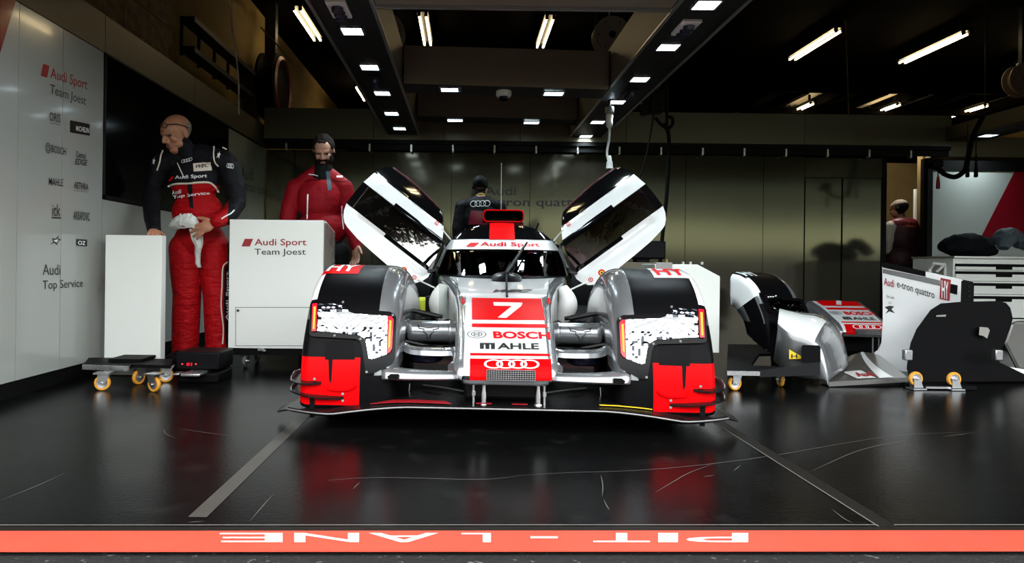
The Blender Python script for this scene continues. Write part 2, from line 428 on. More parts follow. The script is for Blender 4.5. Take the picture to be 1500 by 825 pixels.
# ground outside, pit wall, grass bank and trees opposite
o = MB(); o.add([(-60, -60, -.012), (60, -60, -.012), (60, pit_y(60, False), -.012), (-60, pit_y(-60, False), -.012)], [(0, 1, 2, 3)]); o.add([(-60, pit_y(-60, False), -.012), (60, pit_y(60, False), -.012), (60, 2.1, -.013), (-60, 2.1, -.013)], [(0, 1, 2, 3)])
struct(o.build('ground', 'asphalt', smooth=False, fix=False))
pm('pit_wall_dark', (.03, .03, .034), .6, var=.4, scale=1.)
pm('pit_wall_paint', (.25, .25, .24), .6, var=.2, scale=.4)
pm('grass', (.20, .23, .13), .9, var=.6, scale=.35)
pm('forest', (.012, .022, .012), .95, var=.6, scale=.5)
o = MB(); o.bx(-50, 50, -14.4, -14, -.02, 1.5); struct(o.build('wall_pit', 'pit_wall_dark', smooth=False))
o = MB(); rr = []
for i in range(61):
    x = -90 + 3 * i; h = noise.noise(Vector((x * .05, 1, 0)))
    rr.append([(x, -26, -.05), (x, -34, 1.6 + .5 * h), (x, -42, 4.6 + h), (x, -50, 5.4 + h), (x, -50, -.05)])
o.loft(rr, False, False); struct(o.build('ground_bank', 'grass', fix=False))
o = MB(); rr = []
for i in range(121):
    x = -90 + 1.5 * i; h = 3 * abs(noise.noise(Vector((x * .16, 7, 0)))) + noise.noise(Vector((x * .6, 3, 0)))
    rr.append([(x, -49, 2), (x, -50, 7 + h), (x, -53, 10.5 + h), (x, -58, 10 + h), (x, -60, 2)])
o.loft(rr, False, False); f = o.build('tree_line', 'forest', fix=False); tag(f, 'dark line of trees beyond the grass bank across the pit lane', 'trees'); f['kind'] = 'stuff'

# left wall: glossy white panels, header strip, blockwork above
def yz_panel(mb, y0, y1, z0, z1, x=XL, th=.04, mi=0): mb.bx(x - th, x, y0, y1, z0, z1, mi)
w = MB(); ys = [1.9, 2.55, 3.06, 3.715, 4.12, 4.585]
for a, b in zip(ys[:-1], ys[1:]): yz_panel(w, a + .003, b - .003, .09, 2.145)
for a, b in ((4.585, 6.98), (6.98, 7.6), (7.6, YB)): yz_panel(w, a + .003, b - .003, .09, 1.16 if b < 7 else 2.125)
wl = struct(w.build('wall_left', ['wall_white'], smooth=False))
w = MB(); w.bx(XL - .06, XL - .045, 1.9, YB, 0, 2.2, 0); w.build('backing_board', 'seam_dark', wl, smooth=False)
w = MB()
for i, (a, b) in enumerate(((1.9, 3.2), (3.2, 4.59), (4.59, 6.1), (6.1, YB))): w.bx(XL - .10, XL + .004, a + .003, b - .003, 2.15, 2.40)
struct(w.build('trim_2', 'panel_grey', smooth=False))
w = MB(); w.bx(XL - .05, XL - .012, 1.9, YB, 0, .085); struct(w.build('baseboard_left', 'black_trim', smooth=False))
w = MB(); w.patch([(1.9, 2.10), (2.55, 2.10), (2.55, 2.4), (1.9, 2.4)][:0] or [(1.9, .1), (2.93, .1), (3.68, 2.144), (1.9, 2.144)], lambda a, b, t: Vector((XL + .0015, a, b)), 5, 0, False)
w.build('red_flash', 'wall_red', wl, smooth=False, fix=False)
w = MB(); w.bx(-2.95, -2.62, 1.9, 6.05, 0, ZC); struct(w.build('wall_left_upper', 'blockwork', smooth=False))
w = MB(); w.bx(-3.0, -2.86, 6.05, 16.6, 0, ZC); w.bx(-2.86, -2.70, 6.05, 6.25, 0, ZC); struct(w.build('wall_left_rear', 'concrete_warm', smooth=False))
# the long black screen let into the left wall
t = thing('wall_screen', 'large glossy black screen let into the left wall behind the bald mechanic', 'screen', (XL, 5.78, 1.17))
m = MB(); m.bx(XL - .03, XL + .004, 4.60, 6.965, 1.19, 2.135); m.build('screen_panel', 'screen_black', t, smooth=False)
m = MB()
for a in ((4.588, 6.975, 1.165, 1.19), (4.588, 6.975, 2.135, 2.148)): m.bx(XL - .03, XL + .012, a[0], a[1], a[2], a[3])
m.bx(XL - .03, XL + .012, 4.588, 4.6, 1.165, 2.148); m.bx(XL - .03, XL + .012, 6.965, 6.977, 1.165, 2.148); m.build('screen_frame', 'gantry_dark', t, smooth=False)

# lettering on the left wall (planes of the wall itself)
def wall_uv(px0, py0, px1, py1, px2, py2, eps=.0025):
    """unit box -> the left wall: bottom-left, bottom-right and top-left pixel corners"""
    def hit(px, py):
        u = (px - VX) / F; v = (VY - py) / F; Y = XL / (u - ROLL * v)
        return Vector((XL + eps, Y, H + (v + ROLL * u) * Y))
    a, b, c = hit(px0, py0), hit(px1, py1), hit(px2, py2)
    return lambda u, v: a + (b - a) * u + (c - a) * v
tm = MB()
for s, q, mi, kw in (('Audi Sport', (73, 119, 127, 136, 74, 98), 0, dict(fat=.004)), ('Team Joest', (72, 141, 125, 158, 73, 123), 1, {}),
                 ('ORIS', (72, 177, 88, 180, 72, 164), 1, dict(fat=.012)), ('Swiss Watches', (73, 181, 88, 184, 73, 178.5), 1, {}),
                 ('BOSCH', (75, 223, 96, 228, 75, 212), 1, dict(fat=.012)), ('MAHLE', (71, 271, 92, 273, 71, 260), 1, dict(fat=.008)),
                 ('Castrol', (111, 230, 125, 233, 111, 221), 1, dict(fat=.012)), ('EDGE', (109, 241, 127, 243, 110, 232), 1, dict(shear=.15, fat=.02)),
                 ('AETHRA', (108, 276, 129, 279, 108, 266), 1, dict(fat=.015)), ('engineering', (108, 280, 128, 282.5, 108, 278), 1, {}),
                 ('itk', (76, 317, 88, 317, 76, 299), 1, dict(fat=.004)), ('AKRAPOVIC', (107, 322, 131, 324, 107, 309), 1, dict(fat=.008)),
                 ('Audi', (62, 403, 88, 403, 62, 387), 1, dict(fat=.004)), ('Top Service', (62, 428, 121, 424, 62, 411), 1, dict(fat=.004))):
    text_on(tm, s, wall_uv(*q), mi=mi, **kw)
rhomb(tm, wall_uv(59, 111, 72, 115, 59, 92), 0)
tm.patch([(0, 0), (1, 0), (1, 1), (0, 1)], lambda a, b, t: wall_uv(102, 194, 131, 199, 102, 176)(a, b), 5, 1, False)
text_on(tm, 'MICHELIN', wall_uv(110.5, 191.5, 129.5, 195, 110.5, 184, .004), mi=2, fat=.012)
tm.patch([(0, 0), (1, 0), (1, 1), (0, 1)], lambda a, b, t: wall_uv(111, 360, 127, 361, 111, 350)(a, b), 5, 1, False)
text_on(tm, 'OZ', wall_uv(113.5, 358.5, 124.5, 359.2, 113.5, 352.5, .004), mi=2, fat=.02)
fn = wall_uv(66, 224, 74, 226, 66, 208)
for R in (.5, .3):
    tm.patch(None, lambda a, b, t: fn(a, b), (5, 5), 1, False, None, [[(.5 + r * math.cos(q), .5 + r * math.sin(q)) for r, q in ((R, PI * i / 10), (R, PI * (i + 1) / 10), (R - .09, PI * (i + 1) / 10), (R - .09, PI * i / 10))] for i in range(20)])
tm.patch([(0, 0), (1, 0), (1, 1), (0, 1)], lambda a, b, t: wall_uv(75, 320, 89, 320.5, 75, 318)(a, b), 5, 1, False)
fn = wall_uv(72, 362, 90, 361, 72, 345)
tm.patch([(0, .2), (.32, .45), (.22, .75), (.5, .7), (.75, 1), (.72, .68), (1, .62), (.7, .45), (.62, .1), (.42, .35)], lambda a, b, t: fn(a, b), (5, 5), 1, False)
tm.patch([(.36, .47), (.34, .62), (.52, .58), (.63, .72), (.63, .58), (.72, .56), (.6, .46), (.57, .32), (.44, .45)], lambda a, b, t: fn(a, b) + V3(.0015, 0, 0), (5, 5), 2, False)
tm.build('sponsor_lettering', ['letter_red', 'letter_black', 'letter_white'], wl, smooth=False, fix=False)
tm = MB()
for s, q in (('Audi', (352, 263, 371, 265, 352, 243)), ('e-tron quattro', (352, 283, 398, 292, 352, 266))): text_on(tm, s, wall_uv(*q), fat=.006)
tm.build('model_lettering', 'letter_black', wl, smooth=False, fix=False)

# back wall of satin panels, header over it
bw = MB(); pxs = [381, 430, 545, 660, 775, 889, 1003, 1117, 1177]
X = [(p - VX) / F * YB for p in pxs]; X[0] = XL + .01
for a, b in zip(X[:-1], X[1:]): bw.bx(a + .003, b - .003, YB, YB + .04, .0, 2.12)
bw.bx((1177 - VX) / F * YB + .003, (1290 - VX) / F * YB, YB, YB + .04, 1.865, 2.10)
wb = struct(bw.build('wall_back', 'panel_satin', smooth=False))
bw = MB(); bw.bx(XL, (1289 - VX) / F * YB, YB + .045, YB + .07, 0, 2.11); bw.build('backing_board', 'seam_dark', wb, smooth=False)
d = MB(); d.bx((1178.5 - VX) / F * YB, (1231 - VX) / F * YB, YB - .002, YB + .04, .0, 1.855); dr = struct(d.build('door_1', 'panel_satin', smooth=False))
d = MB(); d.bx((1233.5 - VX) / F * YB, (1289 - VX) / F * YB, YB - .002, YB + .04, .0, 1.855); struct(d.build('door_2', 'panel_satin', smooth=False))
def back_uv(x0, y0, x1, y1, Y=YB - .003):
    a = U(x0, y0, Y); b = U(x1, y0, Y); c = U(x0, y1, Y); return lambda u, v: a + (b - a) * u + (c - a) * v
tm = MB(); text_on(tm, 'Audi', back_uv(709, 286, 756, 273), fat=.012); text_on(tm, 'e-tron quattro', back_uv(712, 306, 862, 292), fat=.012)
tm.build('model_lettering', 'letter_black', wb, smooth=False, fix=False)
hd = MB(); pxs = [384, 545, 649, 760, 915, 1176, 1392]
X = [(p - VX) / F * 8.15 for p in pxs]
for a, b in zip(X[:-1], X[1:]): hd.bx(a + .003, b - .003, 8.15, 8.45, 2.235 if b < 6 else 2.2, 2.60)
struct(hd.build('trim_3', 'panel_grey', smooth=False))
hd = MB(); hd.bx(X[0], X[-1], 8.16, 8.44, 2.19, 2.232); hd.bx(X[0], X[-1], 8.2, 8.22, 2.12, 2.20)
for i in range(16): hd.bx(X[0] + .25 + i * .5, X[0] + .27 + i * .5, 8.19, 8.24, 2.10, 2.2, 1)
struct(hd.build('trim_4', ['black_trim', 'alu'], smooth=False))
# ceiling, far walls, front wall with the garage opening
c = MB(); c.bx(-3, XR + .2, 1.85, 12.9, ZC, ZC + .1); c.bx(-3, 5.6, 12.9, 16.8, ZC, ZC + .1); struct(c.build('ceiling', 'ceiling_black', smooth=False))
c = MB(); c.bx(5.6, XR + .2, 12.9, 16.8, ZC + .06, ZC + .1, 0)
for i in range(9): c.bx(5.6 + i * .75, 5.72 + i * .75, 12.9, 16.8, ZC - .14, ZC + .08, 1)
c.bx(5.6, XR, 13.9, 14.02, ZC - .28, ZC - .16, 1); c.bx(5.5, XR, 12.8, 12.92, ZC - .12, ZC + .06, 1)
struct(c.build('ceiling_deck', ['deck_metal', 'ceiling_black'], smooth=False))
c = MB(); c.bx(-3, XR + .2, 16.6, 16.8, 0, ZC); struct(c.build('wall_far', 'ceiling_black', smooth=False))
c = MB(); c.bx(XR, XR + .2, 1.85, 16.8, 0, ZC); struct(c.build('wall_right', 'concrete_warm', smooth=False))
c = MB(); c.bx(-12, XR + .2, 1.55, 1.86, 2.62, 4.6); c.bx(-12, -2.62, 1.55, 1.86, 0, 2.62); c.bx(9.2, 14, 1.95, 2.15, 0, 4.6); struct(c.build('wall_front', 'pit_wall_paint', smooth=False))
# doorway, warm wall, pale panel and glossy board at the right
c = MB(); c.bx(5.0, XR, 9.9, 10.0, 0, 2.3); struct(c.build('wall_side_room', 'concrete_warm', smooth=False))
c = MB(); c.bx(5.02, 5.13, 8.32, 8.44, 0, 2.12); c.bx(5.62, 5.70, 8.32, 8.44, 0, 2.12); struct(c.build('trim_5', 'black_trim', smooth=False))
c = MB(); a = U(1341, 277, 8.9); b = U(1366, 402, 8.9); c.bx(a.x, b.x + .3, 8.9, 8.94, 0, a.z); struct(c.build('door_3', 'cabinet_white', smooth=False))
c = MB(); c.bx(5.75, XR, 8.6, 8.7, 0, 2.2); struct(c.build('wall_partition', 'concrete_warm', smooth=False))
t = thing('display_board', 'glossy pale board with a dark red corner above the tool cabinet', 'board', (6.3, 8.02, .80))
a = U(1366, 250, 8.0); b = U(1364, 376, 8.0)
m = MB(); m.bx(a.x, 8.2, 8.0, 8.05, b.z, a.z, 0); m.build('panel', 'wall_white', t, smooth=False)
m = MB(); q = [U(1486, 249, 7.997), U(1434, 353, 7.997), U(1500, 353, 7.997), U(1500, 249, 7.997)]; q[2].x = q[3].x = 8.2; q[0].z = q[3].z = a.z; m.add(q, [(0, 1, 2, 3)]); m.build('red_corner', 'wall_red', t, smooth=False, fix=False)
m = MB(); m.bx(a.x - .06, a.x, 7.99, 8.06, b.z - .05, a.z + .12); m.bx(a.x, 8.2, 7.99, 8.06, a.z, a.z + .12); m.bx(a.x, 8.2, 7.99, 8.06, b.z - .05, b.z); m.build('board_frame', 'black_trim', t, smooth=False)
m = MB(); m.bx(a.x - .02, 8.2, 8.06, 8.10, 0, b.z - .02); m.build('lower_board', 'panel_grey', t, smooth=False)

# ------------------------------------------------------------------ overhead gantry
ZG, ZT = 2.30, 2.62
g = thing('lighting_gantry', 'grey overhead gantry of two long beams and cross beams above the car', 'gantry', (.33, 5, ZG))
def long_beam(x0, x1, y0, y1, inner):
    m = MB(); m.bx(x0, x1, y0, y1, ZG, ZT, 0)
    m.bx(x0 + .002, x1 - .002, y0, y1, ZG - .004, ZG, 1)
    for xx in (x0 + .012, x1 - .012): m.bx(xx - .012, xx + .012, y0, y1, ZG - .014, ZG - .003, 2)
    return m.build('long_beam', ['gantry_grey', 'gantry_dark', 'steel'], g, smooth=False)
long_beam(-.955, -.555, 2.25, 8.14, 1); long_beam(1.22, 1.63, 2.25, 8.14, -1)
def cross_beam(y0, y1, z0, z1, dz=0, x0=-.55, x1=1.215):
    m = MB()
    vs = [(x, y, z + (dz if x > 0 else 0)) for z in (z0, z1) for y in (y0, y1) for x in (x0, x1)]
    m.add(vs, [(0, 1, 5, 4), (2, 6, 7, 3), (0, 4, 6, 2), (1, 3, 7, 5), (4, 5, 7, 6)], 0); m.add(vs[:4], [(0, 2, 3, 1)], 1)
    for k in (.0, 1.): m.bx(x0 + k * (x1 - x0 - .012), x0 + k * (x1 - x0 - .012) + .012, y0 - .004, y0, z0 + k * dz, z1 + k * dz, 1)
    return m.build('cross_beam', ['gantry_grey', 'gantry_dark'], g, smooth=False)
cross_beam(5.8, 6.12, 2.285, 2.61, -.03); cross_beam(7.45, 7.75, 2.37, 2.62, -.02)
m = MB(); m.bx(-.55, 1.215, 3.84, 4.10, ZG - .002, ZT, 0); m.bx(-.55, 1.215, 3.84, 3.86, ZG - .02, ZG + .01, 1); m.bx(-.55, 1.215, 4.08, 4.10, ZG - .02, ZG + .01, 1); m.build('cross_beam', ['gantry_grey', 'steel'], g, smooth=False)
for x in (-.75, 1.42):
    for y in (2.6, 5.0, 7.6): MB().cyl((x, y, ZT), (x, y, ZC - .002), .008, n=8).build('suspension_rod', 'gantry_dark', g)
ZT = 2.46
t = thing('side_gantry', 'dark gantry beam at the far right in front of the pale board', 'gantry', (5.95, 7, ZG))
m = MB(); m.bx(5.72, 6.12, 4.9, 8.14, ZG, ZT, 0); m.bx(5.722, 6.118, 4.9, 8.14, ZG - .004, ZG, 1); m.build('long_beam', ['panel_grey', 'gantry_dark'], t, smooth=False)
m = MB(); m.bx(5.72, XR - .05, 8.2, 8.5, 2.12, 2.36); m.build('cross_beam', 'gantry_grey', t, smooth=False)
[MB().cyl((5.92, y, ZT), (5.92, y, ZC - .002), .008, n=8).build('suspension_rod', 'gantry_dark', t) for y in (5.2, 7.8)]
ZT = 2.62
def downlight(x, y, z, label, w=.16, d=.16, group='square downlights under the gantry beams', power=4.5):
    t = thing('downlight', label, 'ceiling light', (x, y, z), group=group)
    m = MB(); w2, d2 = w / 2, d / 2; b = .014
    for a in ((-w2, w2, -d2, -d2 + b), (-w2, w2, d2 - b, d2), (-w2, -w2 + b, -d2, d2), (w2 - b, w2, -d2, d2)): m.bx(x + a[0], x + a[1], y + a[2], y + a[3], z - .012, z)
    m.build('frame', 'alu', t, smooth=False)
    m = MB(); m.bx(x - w2 + b, x + w2 - b, y - d2 + b, y + d2 - b, z - .006, z - .001); m.build('lens', 'led_cool', t, smooth=False)
    ld = bpy.data.lights.new('downlight_lamp', 'AREA'); ld.shape = 'RECTANGLE'; ld.size = w * .8; ld.size_y = d * .8; ld.energy = power; ld.color = (.80, .94, 1.); ld.spread = math.radians(130)
    lo = bpy.data.objects.new('downlight_lamp', ld); COL.objects.link(lo); lo.parent = t; lo.location = (0, 0, -.02)
ORD = ['nearest', 'second', 'third', 'fourth', 'fifth', 'sixth']
for k, (px, py) in enumerate(((512, 45), (538, 98), (557, 136), (571, 166), (583, 188))):
    y = 1.55 / ((VY - py) / F); downlight((px - VX) / F * y, y, ZG - .004, '%s square downlight counted from the front under the left gantry beam' % ORD[k])
for k, (px, py) in enumerate(((1030, 0), (975, 63), (934, 111), (901, 145), (873, 175), (856, 196))):
    y = 1.55 / ((VY - py) / F); downlight((px - VX) / F * y, y, ZG - .004, '%s square downlight counted from the front under the right gantry beam' % ORD[k])
for px, z, y, l in ((657, 2.283, 5.95, 'downlight left of the dome camera under the first cross beam'), (808, 2.26, 5.95, 'downlight right of the dome camera under the first cross beam'), (664, 2.366, 7.6, 'left downlight under the rear cross beam before the header'), (776, 2.35, 7.6, 'right downlight under the rear cross beam before the header')):
    downlight((px - VX) / F * y, y, z, l, .19, .14)
downlight(5.92, 7.75, ZG - .004, 'square downlight under the far right gantry beam')
# socket blocks
def socket_block(px, py, label, w=.12, d=.26, z=ZG - .004, cols=3, mat='plastic_white'):
    y = 1.55 / ((VY - py) / F); x = (px - VX) / F * y
    t = thing('socket_block', label, 'power socket', (x, y, z), group='socket blocks under the gantry')
    m = MB(); m.bx(x - w / 2, x + w / 2, y - d / 2, y + d / 2, z - .022, z); m.build('housing', mat, t, bevel=.006)
    for k in range(cols):
        yy = y + (k - 1) * d * .27 + .02
        m = MB(); m.cyl((x, yy, z - .022), (x, yy, z - .05), .036, .033, 16); m.build('socket', pmk('socket_blue', (.012, .014, .045), .4), t)
    return t
def pmk(n, *a, **k):
    if n not in MATS: pm(n, *a, **k)
    return n
socket_block(492, 12, 'white socket block with dark blue sockets under the left gantry beam')
socket_block(1001, 33, 'white socket block with dark blue sockets under the right gantry beam')
socket_block(547, 117, 'dark socket block in a grey frame under the left gantry beam', .10, .24, mat='gantry_dark')
socket_block(920, 131, 'dark socket block in a grey frame under the right gantry beam', .10, .24, mat='gantry_dark')
# dome camera
p = U(738, 127, 5.95)
t = thing('dome_camera', 'small white dome camera under the middle of the first cross beam', 'camera', (p.x, 5.95, 2.27))
m = MB(); m.lathe((p.x, 5.95, 2.268), (0, 0, -1), [(.066, 0), (.068, .03), (.06, .05)], 24); m.build('housing', 'plastic_white', t)
m = MB(); m.lathe((p.x, 5.95, 2.22), (0, 0, -1), [(.042, 0), (.04, .02), (.026, .036), (.006, .042)], 20); m.build('dome', 'screen_black', t)
# fluorescent fittings
def tube_light(x, y0, y1, z, label):
    fw = .075 if y0 < 12 else .022
    t = thing('fluorescent_light', label, 'ceiling light', (x, (y0 + y1) / 2, z + .08), group='warm twin tube lights on the dark ceiling')
    m = MB(); m.bx(x - fw, x + fw, y0 - .04, y1 + .04, z + .03, z + .08); m.bx(x - .02, x + .02, y0 + .1, y0 + .13, z + .08, ZC); m.bx(x - .02, x + .02, y1 - .13, y1 - .1, z + .08, ZC); m.build('fitting', 'gantry_dark', t, smooth=False)
    for dx in (-.045, .045):
        for yy in (y0 - .035, y1 + .005): MB().bx(x + dx - .02, x + dx + .02, yy, yy + .03, z - .022, z + .03).build('tube_holder', 'gantry_dark', t, smooth=False)
    for dx in (-.045, .045):
        m = MB(); m.cyl((x + dx, y0, z), (x + dx, y1, z), .015, n=10); m.build('tube', 'tube_warm', t)
for a in ((-2.19, 8.75, 9.95, 4.0, 'tube light above the left wall, left of the left gantry beam'), (-.59, 8.9, 10.1, 4.0, 'tube light seen between the beams, left of centre'), (1.08, 8.95, 10.15, 4.0, 'tube light seen between the beams, right of centre'),
          (5.05, 9.3, 10.6, 4.0, 'left tube light of the near row above the right hand bay'), (6.82, 9.35, 10.7, 4.0, 'middle tube light of the near row above the right hand bay'), (8.75, 9.4, 10.8, 4.0, 'right tube light of the near row, cut by the photo edge'),
          (6.78, 13.4, 14.5, 4.0, 'left tube light of the far row under the ribbed deck'), (8.48, 13.4, 14.5, 4.0, 'middle tube light of the far row under the ribbed deck'), (10.2, 13.4, 14.5, 4.0, 'right tube light of the far row under the ribbed deck'), (-2.0, 12.5, 13.6, 4.0, 'small far tube light peeping out left of the left gantry beam')):
    tube_light(*a)
# cable reels above the beams
def reel(px, py, Y, r, label):
    p = U(px, py, Y); t = thing('cable_reel', label, 'cable reel', (p.x, Y, p.z - r), group='cable reels hung above the gantry')
    m = MB(); m.lathe(p, (0, 1, 0), [(r * .35, -.075), (r, -.075), (r, -.062), (r * .72, -.055), (r * .72, .045), (r, .055), (r, .068), (r * .3, .068)], 36); m.build('drum', 'reel_cream', t)
    m = MB(); m.cyl(p + V3(0, -.085, 0), p + V3(0, -.07, 0), r * .18, n=16)
    for k in range(6):
        a = PI * k / 3; m.cyl(p + V3(r * .75 * math.cos(a), -.079, r * .75 * math.sin(a)), p + V3(r * .75 * math.cos(a), -.07, r * .75 * math.sin(a)), .008, n=8)
    m.build('hub', 'gantry_dark', t)
    m = MB(); m.bx(p.x - .02, p.x + .02, Y - .03, Y + .03, p.z, ZC); m.build('bracket', 'gantry_dark', t, smooth=False)
pm('reel_cream', (.34, .29, .20), .5, var=.1)
reel(566, 50, 7.0, .19, 'pale cable reel half hidden by the left gantry beam')
reel(895, 54, 7.0, .19, 'pale cable reel half hidden by the right gantry beam')
reel(1496, 118, 8.9, .21, 'pale cable reel cut by the right photo edge')
# cable with white plug hanging from the right beam, thick dark cables
t = thing('hanging_plug_cable', 'white cable with a white plug hanging from the right beam to the right door', 'cable', (1.36, 6.4, 1.6))
Yp = 6.35
m = MB(); m.tube(catmull([U(893, 186, Yp), U(892, 205, Yp), U(889, 225, Yp), U(893, 240, Yp)], 16), .011, 8); m.build('cord', 'plastic_white', t)
m = MB(); m.lathe(U(893, 157, Yp), (0, 0, -1), [(.038, 0), (.042, .01), (.042, .055), (.03, .065)], 18); m.build('socket_body', 'steel', t)
m = MB(); m.lathe(U(893, 167, Yp), (0, 0, -1), [(.030, 0), (.034, .02), (.028, .07), (.033, .085), (.028, .12), (.014, .135)], 18); m.build('plug', 'plastic_white', t)
m = MB(); m.lathe(U(893, 228, Yp), (0, 0, -1), [(.012, 0), (.018, .02), (.02, .05), (.026, .055), (.03, .09), (.03, .1), (.034, .12)], 18); m.build('lower_plug', 'plastic_white', t)
m = MB(); m.cyl(U(893, 157, Yp), U(893, 145, Yp) + V3(0, 0, .06), .012, n=10); m.build('stem', 'gantry_dark', t)
t = thing('hanging_cable', 'thick black cable hanging from the right gantry beam past the right door', 'cable', (1.95, 6.7, .8))
m = MB(); m.tube(catmull([U(973, 180, 6.7), U(980, 205, 6.7), U(977, 280, 6.7), U(970, 350, 6.7), U(966, 398, 6.7)], 24), .019, 8); m.build('drop', 'rubber', t)
m = MB(); m.tube(catmull([U(960, 172, 6.7), U(968, 182, 6.7), U(978, 188, 6.7), U(985, 182, 6.7), U(984, 172, 6.7), U(976, 172, 6.7)], 24), .016, 8); m.cyl(U(976, 115, 6.7), U(977, 190, 6.7), .014, n=8); m.build('loop', 'rubber', t)
t = tag(MB().tube(catmull([U(958, 166, 6.6), U(953, 195, 6.6), U(944, 240, 6.6), U(934, 266, 6.6)], 18), .008, 8).build('thin_cable', 'rubber', loc=U(934, 266, 6.6)), 'thin black cable slanting down behind the right door', 'cable')
t = thing('cable_winch', 'dark box with hooks hanging beside the right gantry beam', 'hoist', (1.9, 6.8, 2.0))
m = MB(); m.box(U(960, 150, 6.8), (.14, .16, .22)); m.box(U(944, 160, 6.8), (.07, .12, .12)); m.build('housing', 'plastic_black', t, bevel=.012)
m = MB(); m.cyl(U(972, 105, 6.8), U(960, 143, 6.8), .015, n=8); m.cyl(U(945, 120, 6.8), U(945, 155, 6.8), .012, n=8); m.build('bracket', 'gantry_dark', t)
t = tag(MB().tube(catmull([U(1238, 30, 9), U(1241, 100, 9), U(1243, 172, 9)], 10), .008, 6).build('hanging_cord', 'concrete_warm', loc=U(1243, 172, 9)), 'thin pale cord hanging in front of the dark right ceiling', 'cord')
t = tag(MB().tube(catmull([U(334, -10, 6.9), U(341, 50, 6.9), U(349, 110, 6.9), U(350, 168, 6.9)], 12), .008, 6).build('hanging_cord', 'plastic_white', loc=U(350, 168, 6.9)), 'thin pale cord hanging in front of the upper left wall', 'cord')  # a plain white cable hanging free, with nothing to pull
t = thing('cable_tray', 'dark cable tray of rails along the upper left wall', 'cable tray', (-2.6, 7.6, 2.8))
for z0 in (3.0, 2.72): MB().bx(-2.70, -2.56, 6.4, 8.25, z0, z0 + .05).build('rail', 'black_trim', t, smooth=False)
for k in range(5): MB().bx(-2.72, -2.69, 6.45 + k * .42, 6.47 + k * .42, 2.70, 3.06).build('tray_bracket', 'gantry_dark', t, smooth=False)
t = thing('extinguishing_hose_reel', 'dark hose drum with a red rim high in the left rear corner', 'hose reel', (-2.55, 9.1, 2.65))
m = MB(); p = U(400, 128, 9.1); m.lathe(p + V3(-.12, 0, 0), (1, 0, 0), [(.2, 0), (.44, 0), (.44, .03), (.3, .05), (.3, .18), (.44, .2), (.44, .23), (.2, .23)], 32); m.build('drum', 'rubber', t)
m = MB(); m.lathe(p + V3(.115, 0, 0), (1, 0, 0), [(.36, 0), (.40, .02), (.36, .04), (.34, .02), (.36, 0)], 32, caps=False); m.build('red_rim', 'deep_red_rim' if 'deep_red_rim' in MATS else pmk('deep_red_rim', (.10, .002, .002), .4), t)
m = MB(); m.bx(p.x - .10, p.x + .04, 9.04, 9.16, p.z, ZC - .002); m.build('bracket', 'gantry_dark', t, smooth=False)
t = tag(MB().tube(catmull([U(382, 40, 8.6), U(408, 68, 8.6), U(428, 90, 8.6)], 10), .010, 6).build('ceiling_conduit', 'concrete_warm', loc=U(405, 68, 8.6)), 'thin warm lit conduit slanting across the dark upper left ceiling', 'pipe')
# ================================================================== THE RACE CAR
CAR = V3(.185, 3.0, 0); CYAW = -.0437
car = thing('race_car', 'white, red and black prototype race car with number 7 and both gullwing doors raised', 'race car', CAR, CYAW, local=True)
_c, _s = math.cos(CYAW), math.sin(CYAW)
def CL(px, py, yl):
    """car-local point seen at a pixel on the plane local y = yl"""
    d = U(px, py, 1.) - V3(0, 0, H); o = V3(0, 0, H) - CAR
    lo = V3(_c * o.x + _s * o.y, -_s * o.x + _c * o.y, o.z); ld = V3(_c * d.x + _s * d.y, -_s * d.x + _c * d.y, d.z)
    return lo + ld * ((yl - lo.y) / ld.y)
def both(mb, name, mats, parent=car, **k):
    a = mb.build(name, mats, parent, **k); b = mb.mirror().build(name, mats, parent, **k)
    return a, b
# ---- front fenders
FP = [(1.36, .26), (1.30, .42), (1.18, .56), (1.0, .66), (.8, .725), (.62, .738), (.46, .715), (.34, .655), (.26, .58), (.19, .47), (.135, .36), (.11, .26), (.10, .16), (.10, .085)]
FN = 66
FC = [(p.x, p.y) for p in catmull(FP, FN)]
def fstation(t):
    t = max(0, min(FN, t)); i = min(int(t), FN - 1); q = t - i
    y = FC[i][0] + (FC[i + 1][0] - FC[i][0]) * q; z = FC[i][1] + (FC[i + 1][1] - FC[i][1]) * q
    n = (V3(0, .64, .33) - V3(0, y, z)).normalized()
    return y, z, n
XO, XI = .95, .505
def fsec(t, nA=7):
    y, z, n = fstation(t)
    k = max(0, min(1, (z - .42) / .28)); ri = .095; ro = .05 + .01 * k
    base = V3(0, y, z)
    def pt(x, d): return V3(-x, 0, 0) + base + n * d
    r = [pt(XO - .012, .30), pt(XO, .20), pt(XO, ro + .03)]
    r += [pt(XO - ro + ro * math.cos(a), ro - ro * math.sin(a)) for a in [PI / 2 * i / nA for i in range(nA + 1)]]
    m = 9
    xa, xb = XO - ro, XI + ri
    r += [pt(xa + (xb - xa) * i / m, 0) for i in range(1, m)]
    r += [pt(XI + ri - ri * math.sin(a), ri - ri * math.cos(a)) for a in [PI / 2 * i / nA for i in range(nA + 1)]]
    r += [pt(XI, ri + .03), pt(XI, .24), pt(XI + .012, .36)]
    return r
def fyz(z):
    """front surface y of the fender at height z"""
    for i in range(len(FC) - 1, 0, -1):
        a, b = FC[i], FC[i - 1]
        if b[1] >= z: 
            q = (z - a[1]) / max(1e-6, b[1] - a[1]); return a[0] + (b[0] - a[0]) * q
        if b[0] > .62: break
    return .62
def onfront(px, py, off=0.):
    yl = .2
    for _ in range(30):
        z = max(.09, min(.735, CL(px, py, yl).z)); yl += .6 * (fyz(z) - yl)
    return CL(px, py, yl - off)
rings = [fsec(i) for i in range(FN + 1)]
NS_ = len(rings[0])
